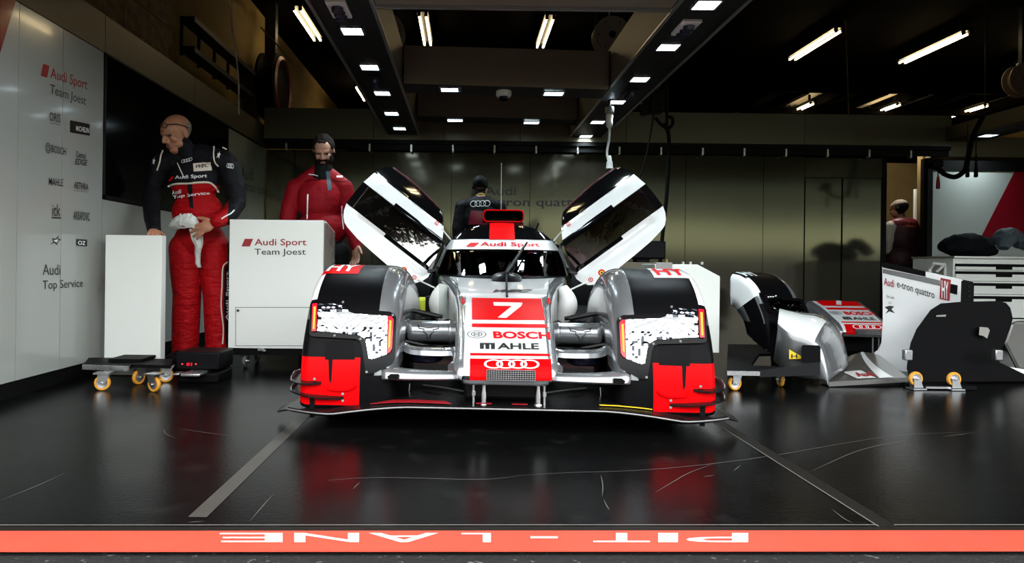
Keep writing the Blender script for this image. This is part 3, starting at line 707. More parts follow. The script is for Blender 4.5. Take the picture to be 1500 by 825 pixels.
def fcol(c, k, i):
    z, y = FC[k][1], FC[k][0]; front = y < .5
    if i >= NS_ - 11:
        return 0 if (z < .24 and front) else 2
    if front and .10 < z < .325 and (-c.x > .66): return 4
    if i < 9:
        if i >= 5 and z < .5 and front: return 0
        if z > .555 and y < 1.05: return 1
        return 3
    return 0
pm('car_grey', (.16, .165, .17), .3, metal=.4, coat=.5)
m = MB().loft(rings, False, False, mfun=fcol)
fobs = both(m, 'front_fender', ['car_black', 'car_white', 'car_silver', 'car_grey', 'car_red'], ang=50)
for f in fobs:
    s = f.modifiers.new('thickness', 'SOLIDIFY'); s.thickness = .006; s.offset = 0
# class plate with letters on the top of each fender
def ftop(x, t, off): 
    y, z, n = fstation(t); return V3(x, y, z) - n * off
for sg, ob, fx in ((-1, fobs[0], (-.93, -.74)), (1, fobs[1], (.735, .925))):
    t0 = 26.; t1 = 32.5
    fn = lambda u, v, fx=fx: (fx[0] + (fx[1] - fx[0]) * u, t1 + (t0 - t1) * v)
    def mapq(u, v, off, sg=sg, fx=fx):
        x, t = fx[0] + (fx[1] - fx[0]) * u, t1 + (t0 - t1) * v
        y, z, n = fstation(t); ro = .06; dd = max(0, abs(x) - (XO - ro)); drop = ro - math.sqrt(max(1e-6, ro * ro - dd * dd)) if dd < ro else ro
        return V3(x, y, z) - n * (off - drop)
    m = MB(); m.patch([(0, 0), (1, 0), (1, 1), (0, 1)], lambda a, b, t: mapq(a, b, .005), (.1, .12), 0 if sg < 0 else 2, False)
    text_on(m, 'HY', lambda u, v: mapq(.1 + .8 * u, .14 + .72 * v, .008), (.1, .15), 1 if sg < 0 else 0, fat=.03)
    m.build('class_plate', ['letter_bright_red', 'letter_white', 'car_white'], ob, fix=False)
# ---- headlights
bez = [(453, 487), (454.2, 446), (457, 440), (463, 438.5), (497, 438.5), (503, 440), (512, 450.6), (520, 453), (571, 456.5), (578, 460), (580.5, 466), (578.5, 525), (575, 533), (569, 537), (546, 547.5), (540, 548), (535, 543), (530, 507), (527, 500), (521, 496.7), (459, 493), (454, 491)]
lens = [(466.5, 445), (498, 444.5), (503, 447), (511, 456.5), (518, 459.3), (568, 463), (566, 519), (545, 526.5), (539.8, 525), (536.5, 503), (533, 496), (527, 491.5), (464.8, 484.5)]
m = MB().patch(bez, lambda a, b, t: onfront(a, b, .004 + .012 * (1 - t)), (200, 4))
hb = both(m, 'headlight', 'bezel_black', ang=40)
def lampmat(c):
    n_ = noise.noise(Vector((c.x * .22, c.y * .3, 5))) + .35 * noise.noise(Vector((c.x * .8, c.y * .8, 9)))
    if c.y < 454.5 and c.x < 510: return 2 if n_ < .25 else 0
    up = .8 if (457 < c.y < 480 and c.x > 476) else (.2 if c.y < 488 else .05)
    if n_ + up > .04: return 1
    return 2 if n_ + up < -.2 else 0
def facets(a, b, t):
    k = noise.noise(Vector((a * .5, b * .5, 2))) * .003
    return onfront(a, b, .019 + k)
for h, sg in zip(hb, (1, -1)):
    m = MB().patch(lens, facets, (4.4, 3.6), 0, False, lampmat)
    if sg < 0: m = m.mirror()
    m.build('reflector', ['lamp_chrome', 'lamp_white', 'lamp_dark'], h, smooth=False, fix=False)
    for st, inner in (([(457.5, 445), (464.8, 444.5), (462.8, 485), (456.5, 485)], [(459.3, 449), (462.6, 449), (460.8, 482), (458.2, 482)]),
                      ([(568.7, 463), (573, 463.5), (576.5, 468), (574, 511), (571, 516), (566.8, 518.5)], [(570.5, 469), (573.5, 470), (571.3, 508), (568.8, 511)])):
        a = MB().patch(st, lambda a, b, t: onfront(a, b, .018 + .008 * (1 - t)), (200, 6)); bq = MB().patch(inner, lambda a, b, t: onfront(a, b, .0262 + .003 * (1 - t)), (200, 6))
        if sg < 0: a = a.mirror(); bq = bq.mirror()
        q = a.build('running_light', 'lamp_red', h); bq.build('light_core', 'lamp_amber', q)
    for (cx, cy_) in ((473.5, 450.5), (481, 450.5), (488.3, 450.5), (498, 448.5)):
        p = onfront(cx, cy_, .022)
        m = MB().lathe(p, (0, -1, .25), [(.009, 0), (.009, .004), (.0045, .007), (.0045, .003)], 14)
        if sg < 0: m = m.mirror()
        m.build('led_projector', 'chrome', h)
    m = MB()
    for (cx, cy_) in ((490, 491.6), (528, 496.5), (502.5, 442.5), (576, 461.5), (537, 545.5), (456, 488)):
        pass
    for (cx, cy_) in ((490, 491.6), (528, 496.5), (502.5, 442.5), (575.5, 461.5), (537, 545)):
        mm = MB().cyl(onfront(cx, cy_, .016), onfront(cx, cy_, .021), .006, n=12)
        if sg < 0: mm = mm.mirror()
        mm.build('screw', 'bolt_grey', h)
# recess below the headlight, slot, white highlight strip and rivets
m = MB().patch([(476, 499), (518, 500), (520, 527), (476, 527)], lambda a, b, t: onfront(a, b, .004), (200, 6), 0, False)
both(m, 'vent_recess', 'board_black', fix=False)
m = MB().patch([(481, 524), (487.5, 524), (485, 563), (482, 556)], lambda a, b, t: onfront(a, b, .005), (200, 6), 0, False); both(m, 'vent_slot', 'board_black', fix=False)
m = MB().patch([(453.5, 581), (461, 581), (461, 612), (453.5, 612)], lambda a, b, t: onfront(a, b, .005), (200, 6), 0, False); both(m, 'vent_slot', 'board_black', fix=False)
m = MB()
for k in (0, 1):
    pass
m = MB().tube(catmull([onfront(*p, .012) for p in ((476, 562), (478, 568), (484, 571), (505, 572), (516, 569), (521, 564))], 18), .0055, 6)
both(m, 'lip', 'car_red')
# dive planes, two each side
def dive(y0, y1, zs, x_in, curl):
    m = MB(); rr = []
    for k in range(13):
        q = k / 12; x = x_in + (1.0 - x_in + .035) * q
        z = zs[0] + (zs[1] - zs[0]) * q + curl * math.sin(PI * min(1, q * 1.05)) * -.022 + curl * .02 * q ** 4
        yf = fyz(max(.09, zs[0])) - .012 - .06 * math.sin(PI * q * .5) + .10 * q ** 3
        dpt = .10 + .05 * q
        rr.append([(-x, yf, z), (-x, yf + dpt, z + .018), (-x, yf + dpt, z + .024), (-x, yf, z + .007)])
    return m.loft(rr, True, True)
def dive2(outer, inner, chord):
    o_ = CL(outer[0], outer[1], .17); i_ = onfront(inner[0], inner[1], .012); rr = []
    for k in range(13):
        q = k / 12; x = i_.x + (o_.x - i_.x) * q; z = i_.z + (o_.z - i_.z) * q ** 1.6; yb = fyz(max(.09, min(.7, z)))
        yf = yb - .015 - .035 * math.sin(PI * min(1, q * .9)) + .06 * q ** 4; ch = .03 + chord * min(1, q * 1.5)
        rr.append([(x, yf, z), (x, yf + ch, z + .012), (x, yf + ch, z + .017), (x, yf, z + .006)])
    return MB().loft(rr, True, True)
for mb in (dive2((428, 556), (470, 563), .11), dive2((428, 571), (503, 585), .12)): both(mb, 'dive_plane', 'carbon', ang=30)
def endplate(x, y, z):
    return MB().patch([(0, 0), (.13, .004), (.15, .028), (.05, .034), (0, .016)], lambda a, b, t: V3(x - .004 * t, y + a, z + b), 5)
pe = CL(428, 556, .17); both(endplate(pe.x, .16, pe.z), 'dive_plane_fence', 'alu'); pe = CL(428, 571, .17); both(endplate(pe.x, .16, pe.z), 'dive_plane_fence', 'alu')
for p in ((460.6, 555.3), (466, 562), (502, 577), (502, 587)):
    both(MB().cyl(onfront(*p, .0), onfront(*p, .010), .006, n=10), 'rivet', 'bolt_grey')
# ---- splitter
def split_z(x):
    x = abs(x); return .112 - .040 * max(0, min(1, (x - .42) / .36)) ** 1.5 + .0
rr = []
for k in range(41):
    x = -1.0 + 2.0 * k / 40; z = split_z(x); yf = .0 + .10 * max(0, (abs(x) - .7) / .3) ** 2
    rr.append([(x, yf, z), (x, yf + .012, z + .011), (x, yf + .30, z + .022), (x, .62, z + .03), (x, .62, z - .004), (x, yf + .05, z - .018)])
m = MB().loft(rr, True, True); m.build('splitter', 'carbon', car, ang=40)
m = MB().tube([V3(-1.0 + 2.0 * k / 60, .002 + .10 * max(0, (abs(-1.0 + 2.0 * k / 60) - .7) / .3) ** 2, split_z(-1.0 + 2.0 * k / 60) + .004) for k in range(61)], .004, 8)
m.build('splitter_edge', pmk('splitter_edge', (.22, .22, .22), .4, metal=.6), car)
m = MB()
rr = [[(-.985, .09, .073), (-1.0, .26, .075), (-1.0, .26, .085), (-.985, .09, .080)], [(-1.03, .13, .058), (-1.04, .27, .062), (-1.04, .27, .072), (-1.03, .13, .065)], [(-1.075, .19, .040), (-1.08, .27, .045), (-1.08, .27, .052), (-1.075, .19, .046)]]
both(m.loft(rr, True, True), 'splitter_winglet', 'carbon')
m = MB()
def sp(x, y): 
    return V3(x, y, split_z(x) + .0155 + .011 * min(1, y / .3))
for poly in ([(-.61, .06), (-.24, .03), (-.27, .075), (-.52, .10)], [(-.13, .04), (-.06, .04), (-.06, .06), (-.13, .06)], [(.03, .04), (.10, .04), (.10, .06), (.03, .06)]):
    m.patch(poly, lambda a, b, t: sp(a, b) + V3(0, 0, .003 - .0025 * t), (.1, 5))
m.build('splitter_stripe', 'letter_red', car)
m = MB().patch([(.42, .06), (.66, .09), (.66, .10), (.42, .07)], lambda a, b, t: sp(a, b) + V3(0, 0, .003 - .0025 * t), (.1, 5)); m.build('splitter_sticker', 'sticker_yellow', car)
# support posts
for px, r0, r1, w in ((708.5, .0075, .012, 1), (788, .0075, .012, 1), (693.5, .005, .005, 0), (797.5, .005, .005, 0)):
    a = CL(px, 556, .06); b = CL(px, 603, .06); b.z = split_z(b.x) + .008
    m = MB()
    if w: m.lathe(b, (0, 0, 1), [(.019, 0), (.018, .008), (.011, .016), (.012, .05), (.0085, (a.z - b.z) * .6), (.007, a.z - b.z + .02)], 16)
    else:
        m.cyl(a, b, r0, n=10); m.cyl(b + V3(0, 0, .045), b + V3(0, 0, .065), .009, n=10)
    m.build('support_post', 'alu', car)
both(MB().cyl(CL(600, 562, .3), CL(598, 585, .3), .004, n=8).box(CL(598, 586, .3), (.03, .02, .008)), 'stay_wire', 'steel')
both(MB().tube(catmull([CL(620, 564, .35), CL(650, 568, .3), CL(684, 574, .25)], 12), .004, 6), 'brake_hose', 'steel')
# black bulkhead behind, underbody
m = MB().bx(-.5, .5, .75, .80, .07, .30); m.bx(-.95, .95, .62, 4.0, .055, .085); m.build('underbody', 'car_black', car, smooth=False)
m = MB().bx(-.19, .19, .12, .74, .13, .235); m.build('crash_structure', 'carbon', car, bevel=.02)
# ---- nose
NS = [(-.055, .262, .176, .186, .240), (-.05, .285, .188, .192, .232), (-.03, .315, .192, .198, .226), (.0, .335, .194, .201, .222), (.05, .355, .196, .205, .22), (.2, .405, .201, .218, .215), (.4, .462, .211, .24, .215), (.7, .53, .228, .29, .22), (1.0, .582, .262, .315, .24), (1.35, .625, .315, .365, .27), (1.62, .652, .375, .415, .30), (1.95, .672, .43, .48, .32)]
WW = ([-.055, .2, .4, .7, .95, .951, 1.35, 1.62, 1.95], [.184, .190, .197, .208, .218, .25, .29, .34, .39])
nys = [a[0] for a in NS]
def nprof(y, k): return interp(y, nys, [a[k] for a in NS])
def nsec(y):
    zt, wt, wb, zb = (nprof(y, k) for k in (1, 2, 3, 4)); r = min(.035, (zt - zb) * .35)
    ww = min(interp(y, *WW), wt * .96); half = [(0, zt + .006), (wt * .5, zt + .004), (ww, zt + .001), (wt * .99, zt)]
    half += [(wt + r * math.sin(a), zt - r + r * math.cos(a)) for a in (.5, 1.0, 1.4)]
    half += [((wt + wb) / 2 + .012, (zt + zb) / 2), (wb, zb + .03), (wb - .012, zb + .006), (wb - .04, zb), (0, zb)]
    return [V3(x, y, z) for x, z in half] + [V3(-x, y, z) for x, z in reversed(half[1:-1])]
ysamp = [-.055, -.05, -.04, -.03, -.015, 0, .025, .05, .1, .15, .2, .3, .4, .5, .6, .7, .8, .9, .95, .951, 1.0, 1.15, 1.35, 1.5, 1.62, 1.8, 1.95]
def ncol(c, k, i):
    zt = nprof(c.y, 1); wt = nprof(c.y, 2)
    nn = 2 * 12 - 2
    if i in (0, 1, NH - 1, NH - 2): return 1
    return 0
NH = len(nsec(0)); m = MB().loft([nsec(y) for y in ysamp], True, True, mfun=ncol)
nose = m.build('nose', ['car_silver', 'car_white'], car, ang=50)
from mathutils.bvhtree import BVHTree
NBVH = BVHTree.FromPolygons([v.co.copy() for v in nose.data.vertices], [tuple(p.vertices) for p in nose.data.polygons])
_o3 = V3(0, 0, H) - CAR; CAMO = V3(_c * _o3.x + _s * _o3.y, -_s * _o3.x + _c * _o3.y, _o3.z)
def onnose(px, py, off=.0015):
    d = (CL(px, py, 1.) - CAMO).normalized(); h = NBVH.ray_cast(CAMO, d)
    if h[0] is None: 
        h = NBVH.find_nearest(CL(px, py, -.05))
    n = h[1] if h[1].dot(d) < 0 else -h[1]
    return h[0] + n * off
def nquad(x0, y0, x1, y1, x2=None, y2=None, x3=None, y3=None):
    """unit box -> nose; corners bottom-left, bottom-right, top-left, top-right in pixels"""
    def fn(u, v, off=.0025):
        xa = x0 + (x1 - x0) * u; ya = y0 + (y1 - y0) * u; xb = x2 + (x3 - x2) * u; yb = y2 + (y3 - y2) * u
        return onnose(xa + (xb - xa) * v, ya + (yb - ya) * v, off)
    return fn
sq = [(0, 0), (1, 0), (1, 1), (0, 1)]
st = (.06, .06)
def npatch(q, mi=0, off=.002, poly=sq):
    fn = nquad(*q); nm.patch(poly, lambda a, b, t: fn(a, b, off), st, mi, False)
nm = MB()
npatch((691.3, 468.8, 798.6, 469.6, 691.3, 436.8, 792.5, 438))
npatch((691.3, 479.7, 801, 481, 691.3, 474.3, 799.6, 475.3))
npatch((688.5, 521.2, 805.6, 522.4, 688.7, 517.6, 805, 518.8))
npatch((687.8, 557, 809, 557.6, 688.5, 525.7, 807, 526.6))
nm.build('red_panel', 'car_red', nose, fix=False)
nm = MB()
fn = nquad(691.3, 469, 798.6, 469.4, 691.3, 436.8, 793, 438)
nm.patch([((x - 220) / 385, (285 - y) / 115) for x, y in ((332, 193), (485, 195), (480, 212), (400, 277), (355, 275), (430, 213), (335, 212))], lambda a, b, t: fn(a * 107.3 / (101.5 + 5.8 * (1 - b)), b, .004), st, 0, False)
rings_on(nm, lambda u, v: nquad(709, 540.5, 790.5, 541, 709, 527.5, 789.5, 528)(u, v, .004), 2.9, 0, .075)
nm.build('race_number', 'letter_white', nose, fix=False)
nm = MB(); text_on(nm, 'BOSCH', lambda u, v: nquad(723, 496.5, 806.5, 497.5, 722, 486, 805, 487)(u, v, .003), st, 0, fat=.035)
for x in (678.5, 803.5):
    fn = nquad(x - 3.5, 447, x + 3.5, 447, x - 3.5, 437, x + 3.5, 437); nm.patch([(.3, 1), (.7, 1), (.7, .5), (1, .5), (.5, 0), (0, .5), (.3, .5)], lambda a, b, t: fn(a, b, .004), st, 0, False)
nm.build('red_lettering', 'letter_bright_red', nose, fix=False)
nm = MB(); fn = nquad(703, 512, 725, 512.2, 703, 503, 725, 503.2)
for r_ in ((0, 0, .26, 1), (.37, 0, .63, 1), (.74, 0, 1, 1), (.2, .74, .8, 1)): nm.patch([(r_[0], r_[1]), (r_[2], r_[1]), (r_[2], r_[3]), (r_[0], r_[3])], lambda a, b, t: fn(a, b, .003), (.5, .5), 0, False)
text_on(nm, 'AHLE', lambda u, v: nquad(728.5, 512.2, 790, 512.8, 728.5, 503.2, 789, 503.6)(u, v, .003), st, 0, fat=.03)
text_on(nm, 'WEC', lambda u, v: nquad(722, 429, 780, 429, 724, 424.6, 780, 424.6)(u, v, .003), st, 0, fat=.05, shear=.5)
fn = nquad(684, 496, 712.5, 496.3, 684, 484.6, 712.5, 485)
for R, w in ((.5, .05), (.3, .05)):
    nm.patch(None, lambda a, b, t: fn(a, b, .003), (5, 5), 0, False, None, [[(.5 + r * math.cos(q), .5 + r * math.sin(q)) for r, q in ((R, PI * i / 14), (R, PI * (i + 1) / 14), (R - w, PI * (i + 1) / 14), (R - w, PI * i / 14))] for i in range(28)])
for pl_ in ([(.36, .24), (.40, .24), (.40, .76), (.36, .76)], [(.60, .24), (.64, .24), (.64, .76), (.60, .76)], [(.40, .46), (.60, .46), (.60, .54), (.40, .54)]): nm.patch(pl_, lambda a, b, t: fn(a, b, .003), (5, 5), 0, False)
nm.build('black_lettering', 'letter_black', nose, fix=False)
# grille in the tip
m = MB(); a = CL(713, 556.5, -.062); b = CL(784, 543, -.062); m.bx(a.x, b.x, -.062, -.045, a.z, b.z, 0)
for k in range(21): x = a.x + (b.x - a.x) * k / 20; m.bx(x - .0012, x + .0012, -.067, -.062, a.z, b.z, 1)
for k in range(6): z = a.z + (b.z - a.z) * k / 5; m.bx(a.x, b.x, -.068, -.063, z - .0012, z + .0012, 1)
m.build('nose_grille', ['gloss_black', 'steel'], nose, smooth=False)
# small winglets on the shoulders of the nose (right one shows its triangular face)
both(MB().patch([(0, 0), (.10, 0), (.40, .07), (.36, .085)], lambda a, b, t: V3(-.262 - .10 * a - .004 * t, 1.0 + a * 1.2, .575 + b), 5), 'nose_fin', 'car_silver')
# ---- silver bridge between nose and fenders
def band(pts, ys, hx, th):   # aerofoil-like plate: list of (x, y_front, z, chord, thickness)
    m = MB(); rr = []
    for x, y, z, c, t in pts:
        rr.append([(x, y, z), (x, y + .012, z + t * .5), (x, y + c * .35, z + t), (x, y + c, z + t * .8), (x, y + c, z - t * .1), (x, y + c * .3, z - t * .35), (x, y + .012, z - t * .35)])
    return m.loft(rr, True, True)
P = catmull([(-.565, .10, .226), (-.53, .078, .229), (-.36, .05, .235), (-.20, .05, .240), (-.16, .10, .240)], 14)
m = MB(); rr = []
for k, p in enumerate(P):
    h = .034 + .02 * (1 - k / 14) ** 3; h = .030 + .03 * (1 - k / 14) ** 3; cd = .07 + .24 * (1 - k / 14) ** 4; rr.append([(p.x, p.y, p.z), (p.x, p.y + .006, p.z + h * .6), (p.x, p.y + .025, p.z + h), (p.x, p.y + cd, p.z + h - .006), (p.x, p.y + cd, p.z - .006), (p.x, p.y + .02, p.z - .012), (p.x, p.y + .006, p.z - .008)])
both(m.loft(rr, True, True), 'lower_bridge', 'car_silver', ang=45)
m = MB().patch([(567, 552), (572, 548), (584, 548), (584, 555.5), (569, 556)], lambda a, b, t: CL(a, b, .062 + .03 * t), 50); both(m, 'bridge_slot', 'board_black')
P = catmull([(-.53, .42, .335), (-.50, .36, .318), (-.45, .32, .308), (-.36, .30, .306), (-.27, .30, .308), (-.22, .34, .312)], 16)
m = MB(); rr = []
for k, p in enumerate(P):
    h = .036 + .03 * max(0, 1 - k / 5) ** 2; rr.append([(p.x, p.y, p.z), (p.x, p.y + .008, p.z + h * .6), (p.x, p.y + .04, p.z + h), (p.x, p.y + .13, p.z + h - .012), (p.x, p.y + .13, p.z - .005), (p.x, p.y + .03, p.z - .008)])
both(m.loft(rr, True, True), 'upper_bridge', 'car_silver', ang=45)
m = MB().tube(catmull([(-.24, .14, .27), (-.215, .2, .29), (-.235, .32, .325)], 8), [.03] * 9, 10); both(m, 'bridge_strut', 'car_silver')
m = MB().bx(-.52, -.22, .50, .52, .20, .33); both(m, 'duct_back', 'gloss_black', smooth=False)
m = MB().lathe((-.40, .46, .255), (0, 0, 1), [(.07, 0), (.085, .01), (.085, .07), (.07, .075)], 28); both(m, 'brake_duct', 'carbon_blue' if 'carbon_blue' in MATS else pmk('carbon_blue', (.02, .022, .05), .12, metal=.5))
# suspension cover barrel with bull emblem
ac = CL(630, 487, .60)
def barrel(x, a, r=.058): return V3(x, .66 - r * math.cos(a), ac.z + r * math.sin(a))
m = MB().lathe((-.515, .66, ac.z), (1, 0, 0), [(.052, 0), (.060, .01), (.058, .03), (.058, .22), (.061, .225), (.061, .232), (.056, .24), (.05, .28)], 28)
sc = both(m, 'suspension_cover', 'car_silver', ang=50)
bull = [(-.5, 1), (-.42, .82), (-.2, .78), (-.13, .7), (.13, .7), (.2, .78), (.42, .82), (.5, 1), (.44, .62), (.2, .55), (.24, .3), (.10, .12), (.06, -.25), (-.06, -.25), (-.10, .12), (-.24, .3), (-.2, .55), (-.44, .62)]
for sg, o in ((-1, sc[0]), (1, sc[1])):
    x0 = sg * .40
    outl = [Vector((a, b, 0)) for a, b in bull]
    m = MB(); pth = [barrel(x0 + a * .115, -.25 + b * .95, .0598) for a, b in bull]
    m.tube(pth, .003, 5, 0, True)
    m.build('emblem', 'letter_black', o)
both(MB().tube(catmull([barrel(-.30, .9, .061), barrel(-.292, .3, .061), barrel(-.296, -.7, .061)], 10), .002, 5), 'panel_seam', 'letter_black')
# things seen between fender and cockpit
m = MB().bx(-.80, -.45, 1.45, 3.9, .09, .40); m.bx(-.62, -.45, 1.15, 1.5, .12, .34); both(m, 'side_pod', 'car_black', bevel=.04)
m = MB(); 
for z, y in ((.52, .72), (.36, .6), (.50, .98)): both(MB().cyl((-.36, y + .05, z - .06), (-.62, y, z), .012, n=8), 'wishbone', 'carbon')
pass
# wheels
for y, x, r, w in ((.66, -.735, .345, .30), (3.55, -.78, .35, .32)):
    m = MB().lathe((x - w / 2, y, r + .004), (1, 0, 0), [(r * .66, 0), (r * .92, .0), (r, .025), (r, w - .025), (r * .92, w), (r * .66, w)], 48)
    ws = both(m, 'wheel', 'rubber')
    m = MB().lathe((x - w / 2 + .02, y, r + .004), (1, 0, 0), [(.05, .0), (r * .6, .03), (r * .67, .0), (r * .67, w - .04), (r * .6, w - .06), (.05, w - .12)], 32)
    for o, mm in zip(ws, (m, m.mirror())): mm.build('rim', 'gantry_dark', o)
m = MB(); pts = [CL(652, 470, 1.3), CL(645, 455, 1.32), CL(643, 438, 1.34), CL(650, 418, 1.36)]
both(MB().tube(catmull(pts, 14), [.03 + .035 * math.sin(PI * k / 14) for k in range(15)], 14), 'white_duct', 'plastic_white')
m = MB().patch([(643, 414), (655, 414), (655, 466), (643, 466)], lambda a, b, t: CL(a, b, 1.15 + .003 * t), 100); m.build('clear_sheet', 'clear_sheet', car)
m = MB().bx(-.64, -.36, 1.62, 1.78, .40, .52); m.build('protective_pad', 'pad_green', car, bevel=.02)
m = MB().bx(-.63, -.39, 1.60, 1.66, .385, .43); m.bx(-.52, -.49, 1.605, 1.80, .40, .53); m.build('pad_strap', 'plastic_black', car, smooth=False)

# ---- greenhouse
YC, YBK = 2.55, .95
LAY = [(.58, .55, 1.58), (.645, .545, 1.60), (.68, .538, 1.66), (.75, .515, 1.80), (.82, .487, 1.94), (.872, .462, 2.05), (.91, .440, 2.13), (.945, .415, 2.21), (.985, .372, 2.30), (1.02, .325, 2.37), (1.05, .265, 2.44), (1.07, .20, 2.49), (1.085, .12, 2.53), (1.09, .03, 2.55)]
def lay(z): return (interp(z, [a[0] for a in LAY], [a[1] for a in LAY]), interp(z, [a[0] for a in LAY], [a[2] for a in LAY]))
def gh(phi, z, off=0.):
    w, yf = lay(z); e = .82
    s_ = math.copysign(abs(math.sin(phi)) ** 1, math.sin(phi)); c_ = abs(math.cos(phi)) ** e
    return V3(w * s_, YC - (YC - yf) * c_, z) + V3(math.sin(phi), -math.cos(phi), .35).normalized() * off
def ghpatch(z0, z1, p0, p1, off=0., th=.006, nz=6, np_=36, mi=0):
    m = MB(); rr = []
    for q in range(np_ + 1):
        ph = p0 + (p1 - p0) * q / np_
        a = [gh(ph, z0 + (z1 - z0) * k / nz, off) for k in range(nz + 1)]; b = [gh(ph, z1 + (z0 - z1) * k / nz, off - th) for k in range(nz + 1)]
        rr.append(a + b)
    return m.loft(rr, True, True, mi)
A = math.radians
ghpatch(.672, .876, A(-74), A(74), 0).build('windscreen', 'windscreen_glass', car, ang=60)
sun = ghpatch(.866, .946, A(-73), A(73), .006, .004); sun = sun.build('sun_strip', 'car_white', car, ang=60)
m = MB()
def bann(u, v, off=.013): return gh(A(-36 + 74 * u), .883 + .038 * v, off)
text_on(m, 'Audi Sport', lambda u, v: bann(.20 + .80 * u, v * 1.12 - .12), (.05, .5), 0, fat=.015); rhomb(m, lambda u, v: bann(.185 * u, .04 + .8 * v), 0); m.build('sun_strip_lettering', 'letter_bright_red', sun, fix=False)
# roof skin: front half over the strip, sweeping back
m = MB(); rr = []
zz = [.94, .96, .985, 1.005, 1.02, 1.04, 1.05, 1.06, 1.07, 1.078, 1.085, 1.09]
for z in zz:
    ring = [gh(A(-90 + 180 * q / 40), z) for q in range(41)]
    w, _ = lay(z); back = [V3(w * math.cos(a), YC + YBK * math.sin(a) * .9, z - .02 * math.sin(a)) for a in [PI * k / 16 for k in range(1, 16)]]
    rr.append(ring + back)
def roofcol(c, k, i): return 1 if abs(c.x) < .098 and c.y < 2.75 else 0
# red stripe needs edges at x = +-.098: separate patch instead
m.loft(rr, True, True); m.build('roof', 'gloss_black', car, ang=50)
def roofz(x, y):
    # height of the roof surface over (x, y) by bisection on the layers
    lo, hi = .94, 1.09
    for _ in range(30):
        z = (lo + hi) / 2; w, yf = lay(z)
        if abs(x) >= w: hi = z; continue
        ph = math.asin(x / w); inside = y > YC - (YC - yf) * abs(math.cos(ph)) ** .82
        if inside: lo = z
        else: hi = z
    return lo
m = MB().patch([(-.098, 2.20), (.098, 2.20), (.098, 2.62), (-.098, 2.62)], lambda a, b, t: V3(a, b, max(.945, roofz(a, b)) + .005 - .004 * t), (.04, .02)); m.build('roof_stripe', 'car_red', car, ang=60)
# lower surround and pillars
m = MB(); rr = []
for z in (.50, .58, .645, .676):
    ring = [gh(A(-100 + 200 * q / 40), z, .004) for q in range(41)]; w, _ = lay(z)
    back = [V3(w * math.cos(a), YC + YBK * 1.2 * math.sin(a), z) for a in [PI * k / 16 for k in range(1, 16)]]
    rr.append(ring + back)
m.loft(rr, True, False); m.build('cockpit_sill', 'car_black', car, ang=50)
for sg in (-1, 1):
    m = MB().tube([gh(sg * A(76), .66 + .29 * k / 14, .0) for k in range(15)], .016, 8); m.build('pillar', 'gloss_black', car)
    m = MB().tube([V3(sg * .53, 2.5, .60), V3(sg * .47, 2.95, .85), V3(sg * .36, 3.05, 1.0)], .03, 8); m.build('pillar', 'gloss_black', car)
m = MB(); rr = []
for y, w, zt in ((2.95, .46, 1.0), (3.3, .42, .98), (3.6, .32, .86), (3.9, .2, .68), (4.0, .15, .6)):
    rr.append([V3(w * math.cos(a) * (1 if math.sin(a) > 0 else 1), y, .12 + (zt - .12) * max(0, math.sin(a)) ** .8) for a in [PI * k / 20 for k in range(21)]])
m.loft(rr, True, True); m.build('engine_cover', 'carbon', car, ang=50)
# interior
m = MB().bx(-.46, .46, 1.75, 1.82, .2, .60); m.bx(-.50, .50, 2.9, 2.95, .1, .93); m.bx(-.48, .48, 1.8, 2.95, .10, .16); m.build('cockpit_tub', 'car_black', car, smooth=False)
m = MB().bx(-.42, .42, 1.85, 2.05, .52, .62); m.build('dashboard', 'carbon', car, bevel=.04)
m = MB(); m.ell((.17, 2.72, .55), (.20, .12, .30)); m.build('seat', 'carbon', car)
m = MB(); m.tube(catmull([(.10, 2.6, .78), (.11, 2.57, .66), (.14, 2.6, .45)], 10), .022, 6); m.tube(catmull([(.26, 2.6, .78), (.25, 2.57, .66), (.22, 2.6, .45)], 10), .022, 6); m.build('harness', 'letter_bright_red', car)
m = MB().tube([V3(.17 + .12 * math.cos(2 * PI * k / 24), 2.2 + .03 * math.sin(2 * PI * k / 24), .68 + .075 * math.sin(2 * PI * k / 24)) for k in range(24)], .014, 8, 0, True); m.box((.17, 2.2, .68), (.13, .03, .09)); m.build('steering_wheel', 'plastic_black', car)
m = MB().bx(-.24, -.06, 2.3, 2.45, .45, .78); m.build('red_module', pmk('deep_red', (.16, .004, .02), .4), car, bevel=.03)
m = MB().box((.245, 2.18, .775), (.06, .02, .045)); m.build('dash_light', pmk('cabin_light', (.4, .02, .05), .4, emis=(1., .12, .18), estr=2.5), car, smooth=False)
# scoop, antenna, wiper
ys = 2.72
a = CL(707.5, 325, ys); b = CL(767.5, 308, ys); cx, cz, hw, hh = (a.x + b.x) / 2, (a.z + b.z) / 2, (b.x - a.x) / 2, (b.z - a.z) / 2
def rrect(y, hw, hh, cz, r, n=5):
    out = []
    for qx, qz, a0 in ((1, 1, 0), (-1, 1, PI / 2), (-1, -1, PI), (1, -1, 3 * PI / 2)):
        for k in range(n + 1):
            a = a0 + PI / 2 * k / n; out.append(V3(cx + qx * (hw - r) + r * math.cos(a), y, cz + qz * (hh - r) + r * math.sin(a)))
    return out
scoop = MB().loft([rrect(ys + .25, hw * .7, hh * .7, cz, .02), rrect(ys + .02, hw * .93, hh * .85, cz, .025), rrect(ys, hw * .96, hh * .9, cz, .03), rrect(ys, hw, hh, cz, .035), rrect(ys + .05, hw * 1.02, hh, cz, .035), rrect(ys + .5, hw * 1.0, hh, cz - .01, .04), rrect(ys + 1.2, hw * .6, hh * .8, cz - .12, .03)], True, True).build('air_scoop', 'car_black', car, ang=45)
